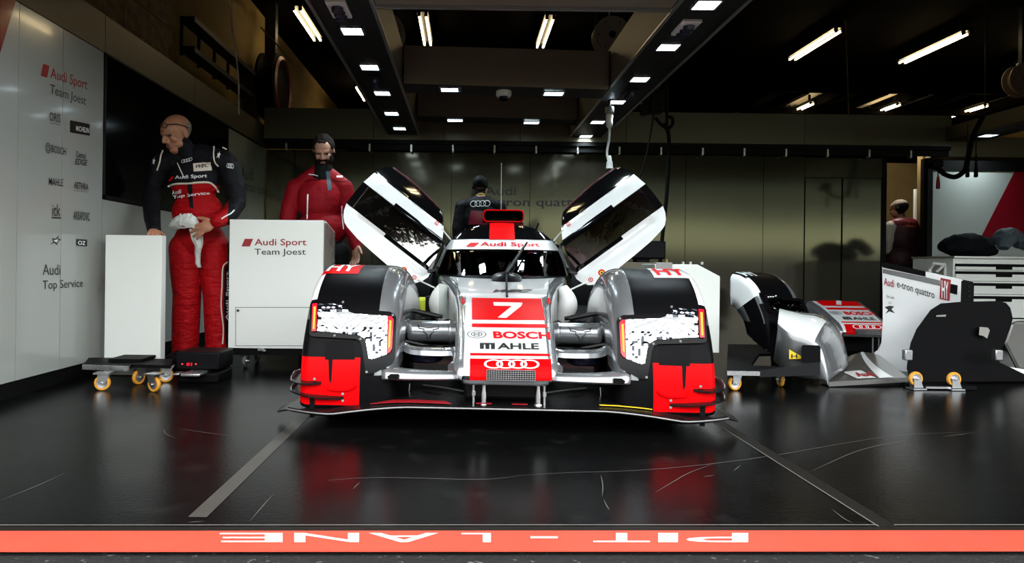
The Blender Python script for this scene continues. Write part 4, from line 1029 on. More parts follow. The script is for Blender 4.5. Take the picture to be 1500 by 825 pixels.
MB().tube(rrect(ys - .003, hw * .975, hh * .94, cz, .032), .0065, 8, 0, True).build('scoop_rim', 'car_red', scoop)
cz2 = cz; m = MB().loft([rrect(ys + .06, hw * .95, .035, cz - hh - .035, .03), rrect(ys + .05, hw, .012, cz - hh - .012, .01), rrect(ys + .6, hw * .9, .02, cz - hh - .02, .01)], True, True); m.build('scoop_base', 'deep_red', scoop, ang=40)
p0 = CL(734, 306, 3.2); p1 = CL(734.5, 240, 3.2); MB().cyl(p0 - V3(0, 0, .2), p1, .0045, .0028, 8).ell(p1, .006).build('antenna', 'steel', car)
m = MB().tube([CL(742.5, 437, .9) + V3(0, -.02, .012), CL(742, 420, 1.3) + V3(0, 0, .02), CL(741.5, 408, 1.5) + V3(0, 0, .03)], .007, 6)
m.tube([CL(741.5, 408, 1.5) + V3(0, 0, .03), CL(748, 392, 1.62), CL(757, 378, 1.78), CL(772, 355, 2.02)], [.011, .016, .013, .007], 6)
m.tube([CL(738, 402, 1.53), CL(748, 384, 1.68), CL(755, 392, 1.6), CL(745, 406, 1.5), CL(738, 404, 1.52)], .005, 6)
m.build('wiper', 'plastic_black', car)
m = MB().lathe(CL(742, 410, 1.52), (0, -.5, 1), [(.10, 0), (.10, .01), (.05, .03), (.02, .035)], 24); m.build('wiper_mount', 'carbon', car)
MB().cyl(CL(785, 337, 2.6), CL(789, 327, 2.6), .008, n=8).build('roof_sensor', 'plastic_black', car)
for sg in (-1, 1):
    p = gh(sg * A(80), .672, .02)
    MB().bx(p.x - .03, p.x + .03, p.y - .12, p.y + .1, p.z - .02, p.z + .015).build('mirror_foot', 'clear_sheet', car, bevel=.01)
    MB().cyl(p + V3(sg * .00, -.13, .01), p + V3(sg * .005, -.13, .03), .008, n=8).build('side_marker', pmk('marker_green', (.02, .45, .2), .3, emis=(.05, 1, .4), estr=.6), car)
    MB().cyl(p + V3(sg * .01, -.13, .012), p + V3(sg * .07, -.12, .018), .006, n=8).build('side_hose', 'letter_bright_red', car)

# ---- gullwing doors
def door_pt(px, py, t=0.):
    # plane of the raised door: it leans back towards its upper inner edge, hinge at the windscreen pillar
    q = (px - 575) * .8 + (py - 330) * .6          # along its length, towards the hinge
    r = (px - 575) * .6 - (py - 330) * .8          # across, towards the roof edge
    y = 1.95 + q * .0016 + r * .0022 + max(0, r - 25) ** 2 * .00022 + max(0, -r - 45) ** 2 * .0001
    return CL(px, py, y + t)
outl = [(551, 251), (558, 246), (569, 242.5), (576, 245), (599, 262), (622, 283), (642.5, 303.5), (647, 309), (649, 317), (649.8, 336), (647.5, 356), (640, 373), (633, 395), (627, 406), (619, 411.5), (610, 414.5), (601, 413.5), (592, 408), (569, 390), (546, 370), (523, 349), (509, 333), (504.5, 326), (503, 317), (504, 308), (508, 297), (520, 281), (532, 267)]
def QR(px, py): return ((px - 575) * .79 + (py - 330) * .613, (px - 575) * .613 - (py - 330) * .79)
def QRi(q, r): return (575 + q * .79 + r * .613, 330 + q * .613 - r * .79)
OUTL = [QR(*p) for p in outl]
def clip(poly, k, lim, keep_above):
    out = []
    for i in range(len(poly)):
        a, b = poly[i], poly[(i + 1) % len(poly)]
        ia = (a[k] >= lim) == keep_above; ib = (b[k] >= lim) == keep_above
        if ia: out.append(a)
        if ia != ib:
            t = (lim - a[k]) / (b[k] - a[k]); out.append((a[0] + (b[0] - a[0]) * t, a[1] + (b[1] - a[1]) * t))
    return out
def band_of(r0, r1, q0=-999, q1=999):
    return clip(clip(clip(clip(OUTL, 1, r0, True), 1, r1, False), 0, q0, True), 0, q1, False)
def dpt(q, r, t, th=.03):
    groove = 0
    if q > -52 and q < 78:
        e = min(1, (q + 52) / 10, (78 - q) / 10)
        groove = .016 * e * max(0, min(1, (-17 - r) / 2, (r + 33) / 6)) + .014 * e * max(0, min(1, (r - 26) / 6, (42 - r) / 5))
    px, py = QRi(q, r)
    return door_pt(px, py, t * th + (groove if t == 0 else groove * .8))
stp = (6, 3)
def door_piece(polys, th=.03):
    m = MB()
    for p, mi in polys: m.patch(p, lambda a, b, t: dpt(a, b, t, th), stp, mi)
    return m
skin = door_piece([(band_of(45, 99), 1), (band_of(24, 45), 0), (band_of(-99, -16), 0), (band_of(-16, 24, -999, -66), 1), (band_of(-16, 24, 84), 1)])
window = MB().patch(band_of(-16, 24, -66, 84), lambda a, b, t: dpt(a, b, 0) + V3(0, .006 + .004 * t, 0), stp)
bord = MB()
for p in (band_of(21, 29, -16, 92), band_of(-21, -15.4, 0, 96), band_of(-16, 24, -70, -62), band_of(-16, 24, 80, 88)): bord.patch(p, lambda a, b, t: dpt(a, b, 0) + V3(0, -.003 + .005 * t, 0), stp)
inner = MB().patch(band_of(-16, 24, -60, 80), lambda a, b, t: dpt(a, b, 0) + V3(0, .05 + .004 * t, 0), stp)
clampm = lambda o: o
for sg in (-1, 1):
    mk = (lambda mb: mb) if sg < 0 else (lambda mb: mb.mirror())
    d = mk(skin).build('gullwing_door', ['car_white', 'gloss_black'], car, ang=50)
    mk(window).build('door_window', 'window_glass', d, ang=50)
    mk(bord).build('window_seal', 'gloss_black', d, ang=50)
    if 1:
        for (px, py, rad, kind) in ((640, 327, 3.2, 0), (607, 406.5, 3.4, 0), (591.5, 396, 5.0, 1)):
            m = MB(); q0, r0 = QR(px, py)
            def disc(R0, R1, mi, off, m=m, q0=q0, r0=r0):
                m.patch(None, lambda a, b, t: dpt(q0 + a, r0 + b, 0) + V3(0, -off, 0), (50, 50), mi, False, None, [[(R * math.cos(g), R * math.sin(g)) for R, g in ((R1, 2 * PI * k / 20), (R1, 2 * PI * (k + 1) / 20), (R0, 2 * PI * (k + 1) / 20), (R0, 2 * PI * k / 20))] for k in range(20)])
            disc(rad * .62, rad, 0, .003); disc(.001, rad * .62, 1 if kind == 0 else 2, .003); disc(.001, rad * .3, 3, .0045)
            mk(m).build('door_sticker', ['letter_bright_red', 'letter_white', 'yellow', 'letter_black'], d, fix=False)
        m = MB().cyl(door_pt(647, 335, .0), CL(660, 351, 2.25), .006, n=8); mk(m).build('door_strut', 'plastic_white', d)
        m = MB().cyl(door_pt(612, 410, .0), CL(637, 422, 1.75), .006, n=8); mk(m).build('door_strut', 'plastic_white', d)
    m = MB().tube([door_pt(627, 398, .02), CL(638, 396, 1.9), CL(646, 380, 1.95)], .014, 8); mk(m).build('door_hinge', 'gantry_dark', d)
    m = MB().tube([door_pt(646, 352, .02), CL(650, 358, 2.2), CL(652, 366, 2.0), CL(641, 392, 1.8)], .012, 8); mk(m).build('door_hinge', 'gantry_dark', d)
    red = MB().tube([door_pt(*p) for p in ((576, 245), (599, 262), (622, 283), (642.5, 303.5))], .004, 6); mk(red).build('door_edge', 'deep_red', d)
# ================================================================== CABINETS, DOLLIES, SPARE BODYWORK
def castor(parent, g, r=.045, yaw=0., tread='castor_yellow', top=.12, flip=False, name='castor'):
    """swivel castor: wheel on the floor at g, fork and plate above"""
    gx = Vector(g); R = Matrix.Rotation(yaw, 3, 'Z')
    def P(x, y, z):
        if flip: z = top - z
        return gx + R @ V3(x, y, z)
    o = V3(0, 0, r)
    m = MB(); n = 22; rings = []
    ax = R @ V3(0, 1, 0); w = r * .48
    c = P(0, 0, r)
    m.lathe(c - ax * w / 2, ax, [(r * .70, .0), (r * .92, 0), (r, w * .2), (r, w * .8), (r * .92, w), (r * .70, w), (r * .70, 0)], n, caps=False)
    wh = m.build(name, tread, parent)
    m = MB().lathe(c - ax * w * .45, ax, [(r * .12, -.002), (r * .3, -.002), (r * .34, .004), (r * .7, .002), (r * .7, w * .88), (r * .34, w * .88), (r * .3, w * .93), (r * .12, w * .93)], n); m.build('wheel_core', 'alu', wh)
    m = MB()
    for s in (-1, 1):
        pts = [(-r * .45, r * .9), (r * .45, r * .9), (r * .9, top - .012), (-r * .5, top - .012)]
        m.prism([(a, b) for a, b in pts], lambda a, b, t, s=s: P(a - r * .0, s * (w * .5 + .006) + .003 * t, b))
        m.cyl(P(0, s * (w * .5 + .004), r), P(0, s * (w * .5 + .016), r), r * .16, n=10)
    m.prism([(-r * .5, -w * .5 - .008), (r * .9, -w * .5 - .008), (r * .9, w * .5 + .008), (-r * .5, w * .5 + .008)], lambda a, b, t: P(a, b, top - .016 + .004 * t))
    m.prism([(-r * .9, -r * .8), (r * 1.1, -r * .8), (r * 1.1, r * .8), (-r * .9, r * .8)], lambda a, b, t: P(a, b, top - .008 + .008 * t))
    m.build('fork', 'steel', wh)
    return wh
def quad_lines(mb, rect, w, fn, mi=0):
    x0, x1, y0, y1 = rect
    for a in ((x0, x1, y0, y0 + w), (x0, x1, y1 - w, y1), (x0, x0 + w, y0, y1), (x1 - w, x1, y0, y1)):
        mb.add([fn(a[0], a[2]), fn(a[1], a[2]), fn(a[1], a[3]), fn(a[0], a[3])], [(0, 1, 2, 3)], mi)
# ---- white team cabinet left of the car
Yc = 4.78
A0 = U(334, 510, Yc); A1 = U(474, 323, Yc)
t = thing('equipment_cabinet', 'white cabinet with red and black team lettering behind the car\'s left fender', 'cabinet', ((A0.x + A1.x) / 2, Yc + .2, 0))
m = MB().prism([(0, A0.z), (0, A1.z), (.10, A1.z), (.42, A1.z - .06), (.42, A0.z)], lambda a, b, q: V3(A0.x + (A1.x - A0.x) * q, Yc + a, b)); m.build('body', 'cabinet_white', t, smooth=False, bevel=.004)
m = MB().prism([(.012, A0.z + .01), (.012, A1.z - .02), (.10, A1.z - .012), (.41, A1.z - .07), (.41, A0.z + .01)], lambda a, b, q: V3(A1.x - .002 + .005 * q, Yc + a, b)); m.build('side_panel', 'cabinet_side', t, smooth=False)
fn = lambda px, py, e=.0025: U(px, py, Yc) - V3(0, e, 0)
m = MB(); quad_lines(m, (345, 470, 450, 507), .7, lambda a, b: fn(a, b, .002)); m.build('flap_seam', 'letter_grey', t, smooth=False, fix=False)
MB().cyl(fn(349, 455, 0), fn(349, 455, .012), .009, n=14).build('lock', 'letter_black', t)
bx_ = lambda x0, y0, x1, y1: (lambda u, v: fn(x0 + (x1 - x0) * u, y0 + (y1 - y0) * v))
m = MB(); text_on(m, 'Audi Sport', bx_(373, 362.5, 449, 350), fat=.012); rhomb(m, bx_(354, 361, 371, 350)); m.build('team_lettering', 'letter_red', t, smooth=False, fix=False)
m = MB(); text_on(m, 'Team Joest', bx_(373, 376, 448, 364.5), fat=.004); m.build('team_lettering', 'letter_black', t, smooth=False, fix=False)
m = MB().bx(A0.x + .01, A1.x - .01, Yc + .02, Yc + .41, A0.z - .05, A0.z); m.build('plinth', 'board_black', t, smooth=False)
for x, y in ((A0.x + .10, Yc + .08), (A1.x - .10, Yc + .08), (A0.x + .10, Yc + .36), (A1.x - .10, Yc + .36)): castor(t, (x, y, 0), .048, PI / 2, 'castor_grey', A0.z - .05)
m = MB().box(fn(383, 512, .0), (.05, .02, .022)).box(fn(388, 514, .0), (.02, .03, .012)); m.build('latch', 'steel', t, bevel=.003)
# ---- tall white panel standing by the left wall
a = U(152, 550, 4.45); b = U(237, 345, 4.45)
m = MB().bx(a.x, b.x, 4.45, 4.52, 0.004, b.z); tag(m.build('panel_board', 'cabinet_white', smooth=False, bevel=.004, loc=V3((a.x + b.x) / 2, 4.48, 0)), 'plain tall white panel standing on the floor by the left wall', 'panel')
# ---- dolly in front of it
t = thing('dolly', 'black dolly board with pale front edge and yellow castors before the white panel', 'dolly', (-2.05, 4.2, 0))
z = .125
m = MB()
pl_ = [U(122, 541, 4.08), U(190, 541, 4.02), U(192, 541, 4.12), U(250, 541, 4.10), U(254, 536, 4.36), U(178, 534, 4.40), U(130, 536, 4.38)]
pl_ = [(p.x, p.y) for p in pl_]
m.prism(pl_, lambda a, b, q: V3(a, b, z - .02 * q)); m.build('board', 'board_black', t, smooth=False)
m = MB().bx(pl_[0][0], pl_[1][0], 4.005, 4.02, z - .03, z + .004)
a_, b_ = Vector((pl_[0][0], pl_[0][1], 0)), Vector((pl_[1][0], pl_[1][1], 0)); m = MB().prism([(0, z - .026), (1, z - .026), (1, z + .003), (0, z + .003)], lambda u, w, q: a_ + (b_ - a_) * u + V3(0, -.012 * q, w)); m.build('edge_trim', 'alu', t, smooth=False)
for (px, py, yw) in ((150, 572, .15), (226, 574, 2.7), (203, 563, 1.2), (243, 560, .3)):
    g = G(px, py); g.y = min(g.y, 4.36); castor(t, g, .044, yw, 'castor_yellow', z - .02)
m = MB().bx(U(178, 532, 4.36).x, U(224, 532, 4.36).x, 4.2, 4.40, z + .001, z + .02); m.build('rubber_mat', 'board_black', t, smooth=False)
# ---- corner scale box with red digits
p = U(292, 533, 4.25)
t = thing('control_box', 'low black box with small red digits at the bald mechanic\'s feet', 'control box', (p.x, 4.4, 0))
m = MB().bx(U(257, 533, 4.25).x, U(322, 533, 4.25).x, 4.25, 4.5, .075, U(290, 516, 4.25).z); m.build('housing', 'plastic_black', t, bevel=.01)
q = lambda x0, y0, x1, y1, e=.003: (lambda u, v: U(x0 + (x1 - x0) * u, y0 + (y1 - y0) * v, 4.25) - V3(0, e, 0))
m = MB(); text_on(m, '01', q(273.5, 536, 281.5, 531.5), fat=.02); m.build('digits', 'lamp_red', t, smooth=False, fix=False)
for px in (267, 287): MB().cyl(U(px, 533.5, 4.25), U(px, 533.5, 4.245), .005, n=8).build('indicator', 'lamp_red', t)
m = MB().bx(U(272, 548, 4.2).x, U(300, 548, 4.2).x, 4.12, 4.3, .055, .072); m.bx(U(256, 549, 4.2).x, U(266, 549, 4.2).x, 4.16, 4.25, .055, .066); m.build('foot_plate', 'alu', t, bevel=.004)
m = MB().bx(p.x - .13, p.x + .13, 4.22, 4.48, 0, .06); m.build('base', 'board_black', t, bevel=.01)
# ---- white cabinet behind the right fender
Yr = 4.95
c0 = U(962, 516, Yr); c1 = U(1055, 388, Yr); xs = U(1022, 388, Yr).x; zs = U(1055, 405, Yr).z
t = thing('equipment_cabinet', 'white cabinet with a slanting top corner behind the car\'s right fender', 'cabinet', ((c0.x + c1.x) / 2, Yr + .2, 0))
m = MB().prism([(c0.x - .02, c0.z), (c1.x, c0.z), (c1.x, zs), (xs, c1.z), (c0.x - .02, c1.z)], lambda a, b, q: V3(a, Yr + .38 * q, b)); m.build('body', 'cabinet_white', t, smooth=False, bevel=.004)
for px in (1003, 1014, 1031): MB().cyl(V3(U(px, 386, Yr).x, Yr + .04, c1.z), V3(U(px, 386, Yr).x, Yr + .04, c1.z + .02), .011, n=12).build('knob', 'steel', t)
m = MB().bx(U(961, 390, Yr).x, U(985, 390, Yr).x, Yr - .004, Yr + .1, c1.z - .06, c1.z + .012); m.build('clear_box', pmk('smoked_plastic', (.30, .29, .28), .3), t, bevel=.004)
for x, y in ((c0.x + .06, Yr + .07), (c1.x - .08, Yr + .07), (c0.x + .06, Yr + .32), (c1.x - .08, Yr + .32)): castor(t, (x, y, 0), .045, 1.2, 'castor_grey', c0.z)
# ---- grey trolley with a black monitor behind the right door
Yt = 5.75
t = thing('trolley', 'grey trolley half hidden behind the car\'s right door', 'trolley', (1.55, Yt + .2, 0))
a = U(905, 384, Yt); b = U(985, 384, Yt)
m = MB().bx(a.x, b.x, Yt, Yt + .4, .12, a.z); m.build('body', 'panel_grey', t, smooth=False, bevel=.004)
m = MB().bx((a.x + b.x) / 2 - .004, (a.x + b.x) / 2 + .004, Yt - .002, Yt, .13, a.z - .01); m.build('seam', 'seam_dark', t, smooth=False)
for x in (a.x + .07, b.x - .07):
    for y in (Yt + .07, Yt + .33): castor(t, (x, y, 0), .042, .4, 'castor_grey', .12)
t = thing('monitor', 'black monitor box standing on the grey trolley behind the right door', 'monitor', ((a.x + b.x) / 2, Yt + .2, a.z))
m = MB().bx(U(918, 350, Yt).x, U(980, 350, Yt).x, Yt + .08, Yt + .3, a.z + .03, U(940, 352, Yt).z); m.build('housing', 'plastic_black', t, bevel=.015)
m = MB().bx(U(938, 350, Yt).x, U(958, 350, Yt).x, Yt + .12, Yt + .26, a.z + .001, a.z + .035); m.build('stand', 'plastic_black', t, bevel=.005)
p = U(976, 380, Yt); MB().cyl(p, p - V3(0, 0, .03), .014, n=10).build('knob', 'brass' if 'brass' in MATS else pmk('brass', (.5, .36, .12), .3, metal=.9), t)

# ---- spare front fender on a dolly (right of the car)
t = thing('dolly', 'dolly with pale edges and yellow castors under the spare fender', 'dolly', (1.75, 4.4, 0))
z = .125
pa = [U(1064, 545, 4.12), U(1112, 545, 4.12), U(1200, 533, 4.22), U(1200, 533, 4.30), U(1100, 533, 4.40), U(1112, 533, 5.0), U(1200, 533, 5.08), U(1200, 533, 5.6), U(1066, 533, 5.6)]
pa = [(p.x, p.y) for p in pa]
m = MB().prism(pa, lambda a, b, q: V3(a, b, z - .02 * q)); m.build('board', 'board_black', t, smooth=False)
m = MB()
for i in (0, 1):
    a_, b_ = Vector((pa[i][0], pa[i][1], 0)), Vector((pa[i + 1][0], pa[i + 1][1], 0)); m.prism([(0, z - .022), (1, z - .022), (1, z + .004), (0, z + .004)], lambda u, w, q: a_ + (b_ - a_) * u + V3(0, -.012 * q, w))
    break
m.build('edge_trim', 'alu', t, smooth=False)
m = MB(); a_, b_ = Vector((pa[1][0], pa[1][1], 0)), Vector((pa[2][0], pa[2][1], 0)); m.prism([(0, z - .03), (1, z - .03), (1, z + .05), (.55, z + .03), (0, z + .008)], lambda u, w, q: a_ + (b_ - a_) * u + V3(0, -.012 * q, w)); m.build('edge_trim', 'gantry_dark', t, smooth=False)
for (px, py, yw, ) in ((1076, 572, .25), (1143, 566, 1.5), (1085, 548, 1.0), (1190, 549, .6)):
    castor(t, G(px, py), .044, yw, 'castor_yellow', z - .02)
SFL = V3(2.37, 5.36, .127); SFR = .30; SFS = .90
sf = thing('spare_fender', 'spare black fender with white shoulder and unlit headlight on a dolly', 'car body part', SFL, SFR, local=True); 
def cut_copy(src, parent, name, keep, mats=None, M=None, ycut=None):
    me = src.data.copy(); bm = bmesh.new(); bm.from_mesh(me)
    if ycut: bmesh.ops.bisect_plane(bm, geom=bm.verts[:] + bm.edges[:] + bm.faces[:], plane_co=(0, ycut, 0), plane_no=(0, 1, 0), clear_outer=True)
    bmesh.ops.delete(bm, geom=[f for f in bm.faces if not keep(f.calc_center_median())], context='FACES')
    if M is not None: bmesh.ops.transform(bm, matrix=M, verts=bm.verts)
    bm.to_mesh(me); bm.free(); me.name = name
    if mats:
        for i, k in enumerate(mats):
            if k: me.materials[i] = MATS[k]
    o = bpy.data.objects.new(name, me); COL.objects.link(o); o.parent = parent; OFF[o.name] = Vector()
    return o
pm('chrome_dull', (.55, .5, .36), .12, metal=1.)
MF = Matrix.Scale(SFS, 4) @ Matrix.Translation((.72, -.4, -.085))
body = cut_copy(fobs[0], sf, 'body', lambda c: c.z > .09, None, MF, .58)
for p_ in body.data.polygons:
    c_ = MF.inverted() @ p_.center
    if p_.material_index == 4: p_.material_index = 5 if (c_.x > -.80 and c_.z > .2) else 0  # red panel recoloured darker, its shade put into the colour
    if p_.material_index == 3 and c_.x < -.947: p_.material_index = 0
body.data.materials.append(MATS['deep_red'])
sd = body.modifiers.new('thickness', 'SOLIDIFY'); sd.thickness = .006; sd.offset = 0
hl = cut_copy(hb[0], sf, 'headlight', lambda c: True, None, MF)
for ch in hb[0].children:
    k = ch.name.split('.')[0]
    if k == 'reflector': cut_copy(ch, hl, 'reflector', lambda c: True, ['chrome_dull', 'chrome', None], MF)
    elif k in ('led_projector',): cut_copy(ch, hl, k, lambda c: True, None, MF)
for ch in fobs[0].children: cut_copy(ch, body, 'class_plate', lambda c: True, ['car_black', None, None], MF)
m = MB()
for x_, y_, w_ in ((.30, .22, .05), (.38, .22, .035)):
    m.add([MF @ V3(-.952, y_ - .03 + x_ - .3, .26 + d) for d in ()], []) if False else None
# ---- spare nose section
SN = thing('spare_nose', 'spare white nose section with number 7 between the spare fender and the finned bodywork', 'car body part', V3(3.50, 6.0, 0), -.12, local=True)
m = MB().loft([nsec(y) for y in [q for q in ysamp if q <= .61]], True, True, mfun=ncol)
nb = m.build('body', ['car_silver', 'car_white'], SN, ang=50); nb.location = (0, 0, -.07)
for ch in nose.children: cut_copy(ch, nb, 'lettering' if 'letter' in ch.name or 'number' in ch.name else ch.name.split('.')[0], lambda c: c.y < .6)
for x in (-.15, .10, .15): MB().cyl((x, .03, .0), (x, .03, .17), .006, n=8).build('support_post', 'alu', SN)
m = MB().bx(-.2, .2, .12, .55, .0, .14); m.build('stand', 'board_black', SN, bevel=.02)
# ---- spare rear bodywork: silver fender, deck and shark fin
t = thing('spare_bodywork', 'spare silver and white bodywork with a lettered shark fin standing on the floor', 'car body part', (2.75, 4.7, 0))
near = [(1140, 471, 4.50), (1150, 480, 4.44), (1163, 489, 4.40), (1180, 494, 4.38), (1195, 503, 4.36), (1203, 520, 4.34), (1209, 540, 4.33), (1214, 556, 4.33)]
far = [(1143, 461, 4.95), (1160, 461.5, 4.95), (1180, 462.5, 4.95), (1202, 464.5, 4.95), (1220, 474, 4.92), (1233, 495, 4.9), (1239, 518, 4.88), (1241, 541, 4.86)]
NK = 24
Nn = catmull([U(*p) for p in near], NK); Ff = catmull([U(*p) for p in far], NK)
rr = []
for k in range(NK + 1):
    a, b = Nn[k], Ff[k]; d = b - a; crown = V3(.30 * (k / NK), 0, 1 - .75 * k / NK).normalized()
    low = V3(a.x - .02, a.y + .01, max(.05, a.z - .26)); 
    ring = [low, a + V3(0, .0, -.05), a + V3(0, .004, -.015)] + [a + d * q + crown * (.060 * math.sin(PI * q) ** .7) for q in (.04, .12, .25, .4, .55, .7, .85, .95)] + [b, b - V3(0, 0, .12)]
    rr.append(ring)
def bcol(c, k, i):
    if i < 2: return 3 if k < 13 else 0
    if k < 13 and i < 7 : return 1
    return 0
m = MB().loft(rr, False, False, mfun=bcol); o_ = m.build('fender', ['car_silver', 'car_white', 'car_red', 'car_grey'], t, ang=60); sd = o_.modifiers.new('thickness', 'SOLIDIFY'); sd.thickness = .008; sd.offset = 0
m = MB().add([U(1156, 512, 4.36), U(1173.5, 522, 4.36), U(1173.5, 526, 4.36), U(1156, 526, 4.36)], [(0, 1, 2, 3)]); m.build('yellow_sticker', 'yellow', o_, smooth=False, fix=False)
m = MB(); text_on(m, 'H', lambda u, v: U(1159 + 9 * u, 525 - 6 * v, 4.358), fat=.02); m.build('sticker_letter', 'letter_black', o_, smooth=False, fix=False)
m = MB().patch([(1174, 508), (1176, 505.5), (1200, 506), (1202, 509), (1202, 530), (1174, 531)], lambda a, b, q: U(a, b, 4.33 + .012 * q), 80); m.build('black_plate', 'board_black', t, smooth=False)
m = MB().patch([(1138, 475), (1150, 488), (1158, 500), (1160, 560), (1130, 560), (1128, 500)], lambda a, b, q: U(a, b, 4.62 + .2 * q), 80); m.build('arch_liner', 'board_black', t, smooth=False)
# deck
Pd = [U(1214, 557, 4.33), U(1330, 551, 4.42), U(1290, 519, 5.15), U(1243, 519, 5.1)]
for p, zz_ in zip(Pd, (.035, .055, .10, .10)): p.z = zz_
def deck(u, v, e=0.): return (Pd[0] * (1 - u) + Pd[1] * u) * (1 - v) + (Pd[3] * (1 - u) + Pd[2] * u) * v + V3(0, 0, e + .03 * math.sin(PI * u) * v)
m = MB().patch(sq, lambda a, b, q: deck(a, b) - V3(0, 0, .03 * q), (.1, .1)); dk = m.build('deck', pmk('car_dark_silver', (.16, .16, .15), .35, metal=.6, coat=.5), t, ang=60)
m = MB().patch([(.36, 1), (.46, 1), (.82, .02), (.64, .02)], lambda a, b, q: deck(a, b, .003), (.1, .1), 0, False); m.build('white_stripe', 'car_white', dk, fix=False)
m = MB().patch([(.12, .30), (.40, .30), (.60, .03), (.36, .03)], lambda a, b, q: deck(a, b, .004), (.1, .1), 0, False); text_on(m, 'Audi', lambda u, v: deck(.27 + .25 * u + .10 * (1 - v), .08 + .16 * v, .006), mi=1, fat=.03); m.build('deck_sticker', ['car_white', 'letter_red'], dk, fix=False)
m = MB().prism([(0, 0), (1, 0), (1, 1), (0, 1)], lambda u, v, q: V3(*(deck(u, 0) + V3(0, .10 * q, -.03))[:2], max(.002, (deck(u, 0).z - .03) * v))); m.build('front_lip', 'board_black', dk, smooth=False)
# fin: a real plate running from far left to near right
FA, FB = 5.2, 4.78
_fa, _fb = U(1280, 450, FA), U(1418, 450, FB); FNRM = V3(_fb.y - _fa.y, -(_fb.x - _fa.x), 0).normalized()
if FNRM.y > 0: FNRM = -FNRM
def fin(px, py, q=0.):
    o = V3(0, 0, H); d = U(px, py, 1.) - o; t = (_fa - o).dot(FNRM) / d.dot(FNRM)
    return o + d * t - FNRM * (.035 * q)
finp = [(1292, 386), (1300, 387), (1356, 398), (1408, 409), (1415, 413), (1413, 440), (1378, 446), (1362, 456), (1345, 480), (1336, 503), (1331, 530), (1330, 549), (1312, 540), (1296, 528), (1279, 520), (1281, 516), (1287, 512), (1291, 502), (1293, 470), (1293, 430)]
fo = MB().patch(finp, fin, (200, 200)).build('fin', 'car_white', t, smooth=False)
m = MB(); e = lambda k: (lambda a, b, q: fin(a, b, -k))
m.patch([(1291, 384), (1298, 384.5), (1356, 397.5), (1356, 405.5), (1293, 392)], e(.10), (200, 200), 0, False)
m.patch([(1293, 393.5), (1356, 406), (1377, 411), (1377, 419), (1357, 414.5), (1293, 400)], e(.09), (200, 200), 1, False)
m.patch([(1389, 415), (1403, 418), (1402, 432), (1389, 428.5)], e(.09), (200, 200), 0, False)
m.build('black_band', ['board_black', 'car_grey'], fo, smooth=False, fix=False)
def finbox(x0, y0, x1, y1, h, k=.12): return lambda u, v: fin(x0 + (x1 - x0) * u, y0 + (y1 - y0) * u - h * v, -k)
m = MB(); text_on(m, 'Audi', finbox(1295, 417.5, 1310, 421.5, 11), fat=.012); m.build('fin_lettering', 'letter_red', fo, smooth=False, fix=False)
m = MB(); text_on(m, 'e-tron quattro', finbox(1314, 424, 1369, 441, 12), fat=.006)
text_on(m, 'Six Laps', finbox(1299, 437, 1310, 439, 5)); text_on(m, 'LC', finbox(1302, 445, 1306, 446, 3.6)); 
m.patch([(1296, 450), (1303, 448), (1310, 449), (1306, 453), (1311, 459), (1303, 456), (1297, 460), (1301, 454)], e(.12), (200, 200), 0, False)
m.build('fin_lettering', 'letter_black', fo, smooth=False, fix=False)
m = MB().patch([(1378, 407), (1393, 410), (1391, 441), (1376.5, 438)], e(.12), (200, 200), 0, False); text_on(m, 'HY', finbox(1379.5, 436.5, 1389.5, 439, 26, .15), mi=1, fat=.02); m.build('class_plate', ['letter_red', 'letter_white'], fo, smooth=False, fix=False)
m = MB().patch([(1408, 412), (1412, 410), (1425, 413), (1427, 418), (1426, 446), (1407, 446)], lambda a, b, q: U(a, b, 4.60 + .05 * q), 100); m.build('fin_end_plate', 'board_black', fo, smooth=False)
for py in (420, 427, 434): MB().cyl(U(1420, py, 4.60), U(1420, py, 4.59), .006, n=8).build('bolt', 'gantry_dark', fo)
# black wheel arch seen from inside
arch = [(1328, 540), (1331, 515), (1334, 502), (1342.5, 482), (1363, 454), (1378, 444.5), (1411, 442), (1464.6, 441), (1474, 444), (1480, 451), (1483.7, 466.7), (1480, 480), (1475, 492), (1467, 516), (1463, 530), (1500, 548), (1512, 562), (1420, 566), (1335, 562)]
m = MB().patch(arch, lambda a, b, q: U(a, max(b, 0), 4.50 + .3 * q + .0006 * (a - 1330)), 200); fix_ = [v for v in m.v if v.z < .004]
for v in fix_: v.z = .004
m.build('wheel_arch', 'board_black', t, smooth=False, bevel=.02)
m = MB().patch([(1435, 479), (1447, 480), (1450, 484), (1446, 496), (1440, 492), (1434, 491)], lambda a, b, q: U(a, b, 4.53 + .01 * q), 80); m.build('arch_tab', 'cabinet_side', t, smooth=False)
m = MB().patch([(1372, 462), (1386, 461), (1385, 464), (1371, 464)], lambda a, b, q: U(a, b, 4.51 + .01 * q), 80); m.build('arch_clip', 'steel', t, smooth=False)
m = MB().patch([(1470, 505), (1482, 470), (1530, 470), (1530, 552), (1490, 545)], lambda a, b, q: U(a, b, 4.92 + .3 * q), 200); m.build('side_skin', 'car_dark_silver', t, smooth=False, bevel=.03)
m = MB().patch([(1468, 536), (1525, 545), (1525, 556), (1490, 546)], lambda a, b, q: U(a, b, 4.74 + .02 * q), 200); m.build('side_stripe', 'car_white', t, smooth=False)
m = MB()
for px, py in ((1329, 520), (1461, 520)): m.box(U(px, py, 4.47), (.05, .04, .07))
m.build('catch', 'steel', t, bevel=.006)
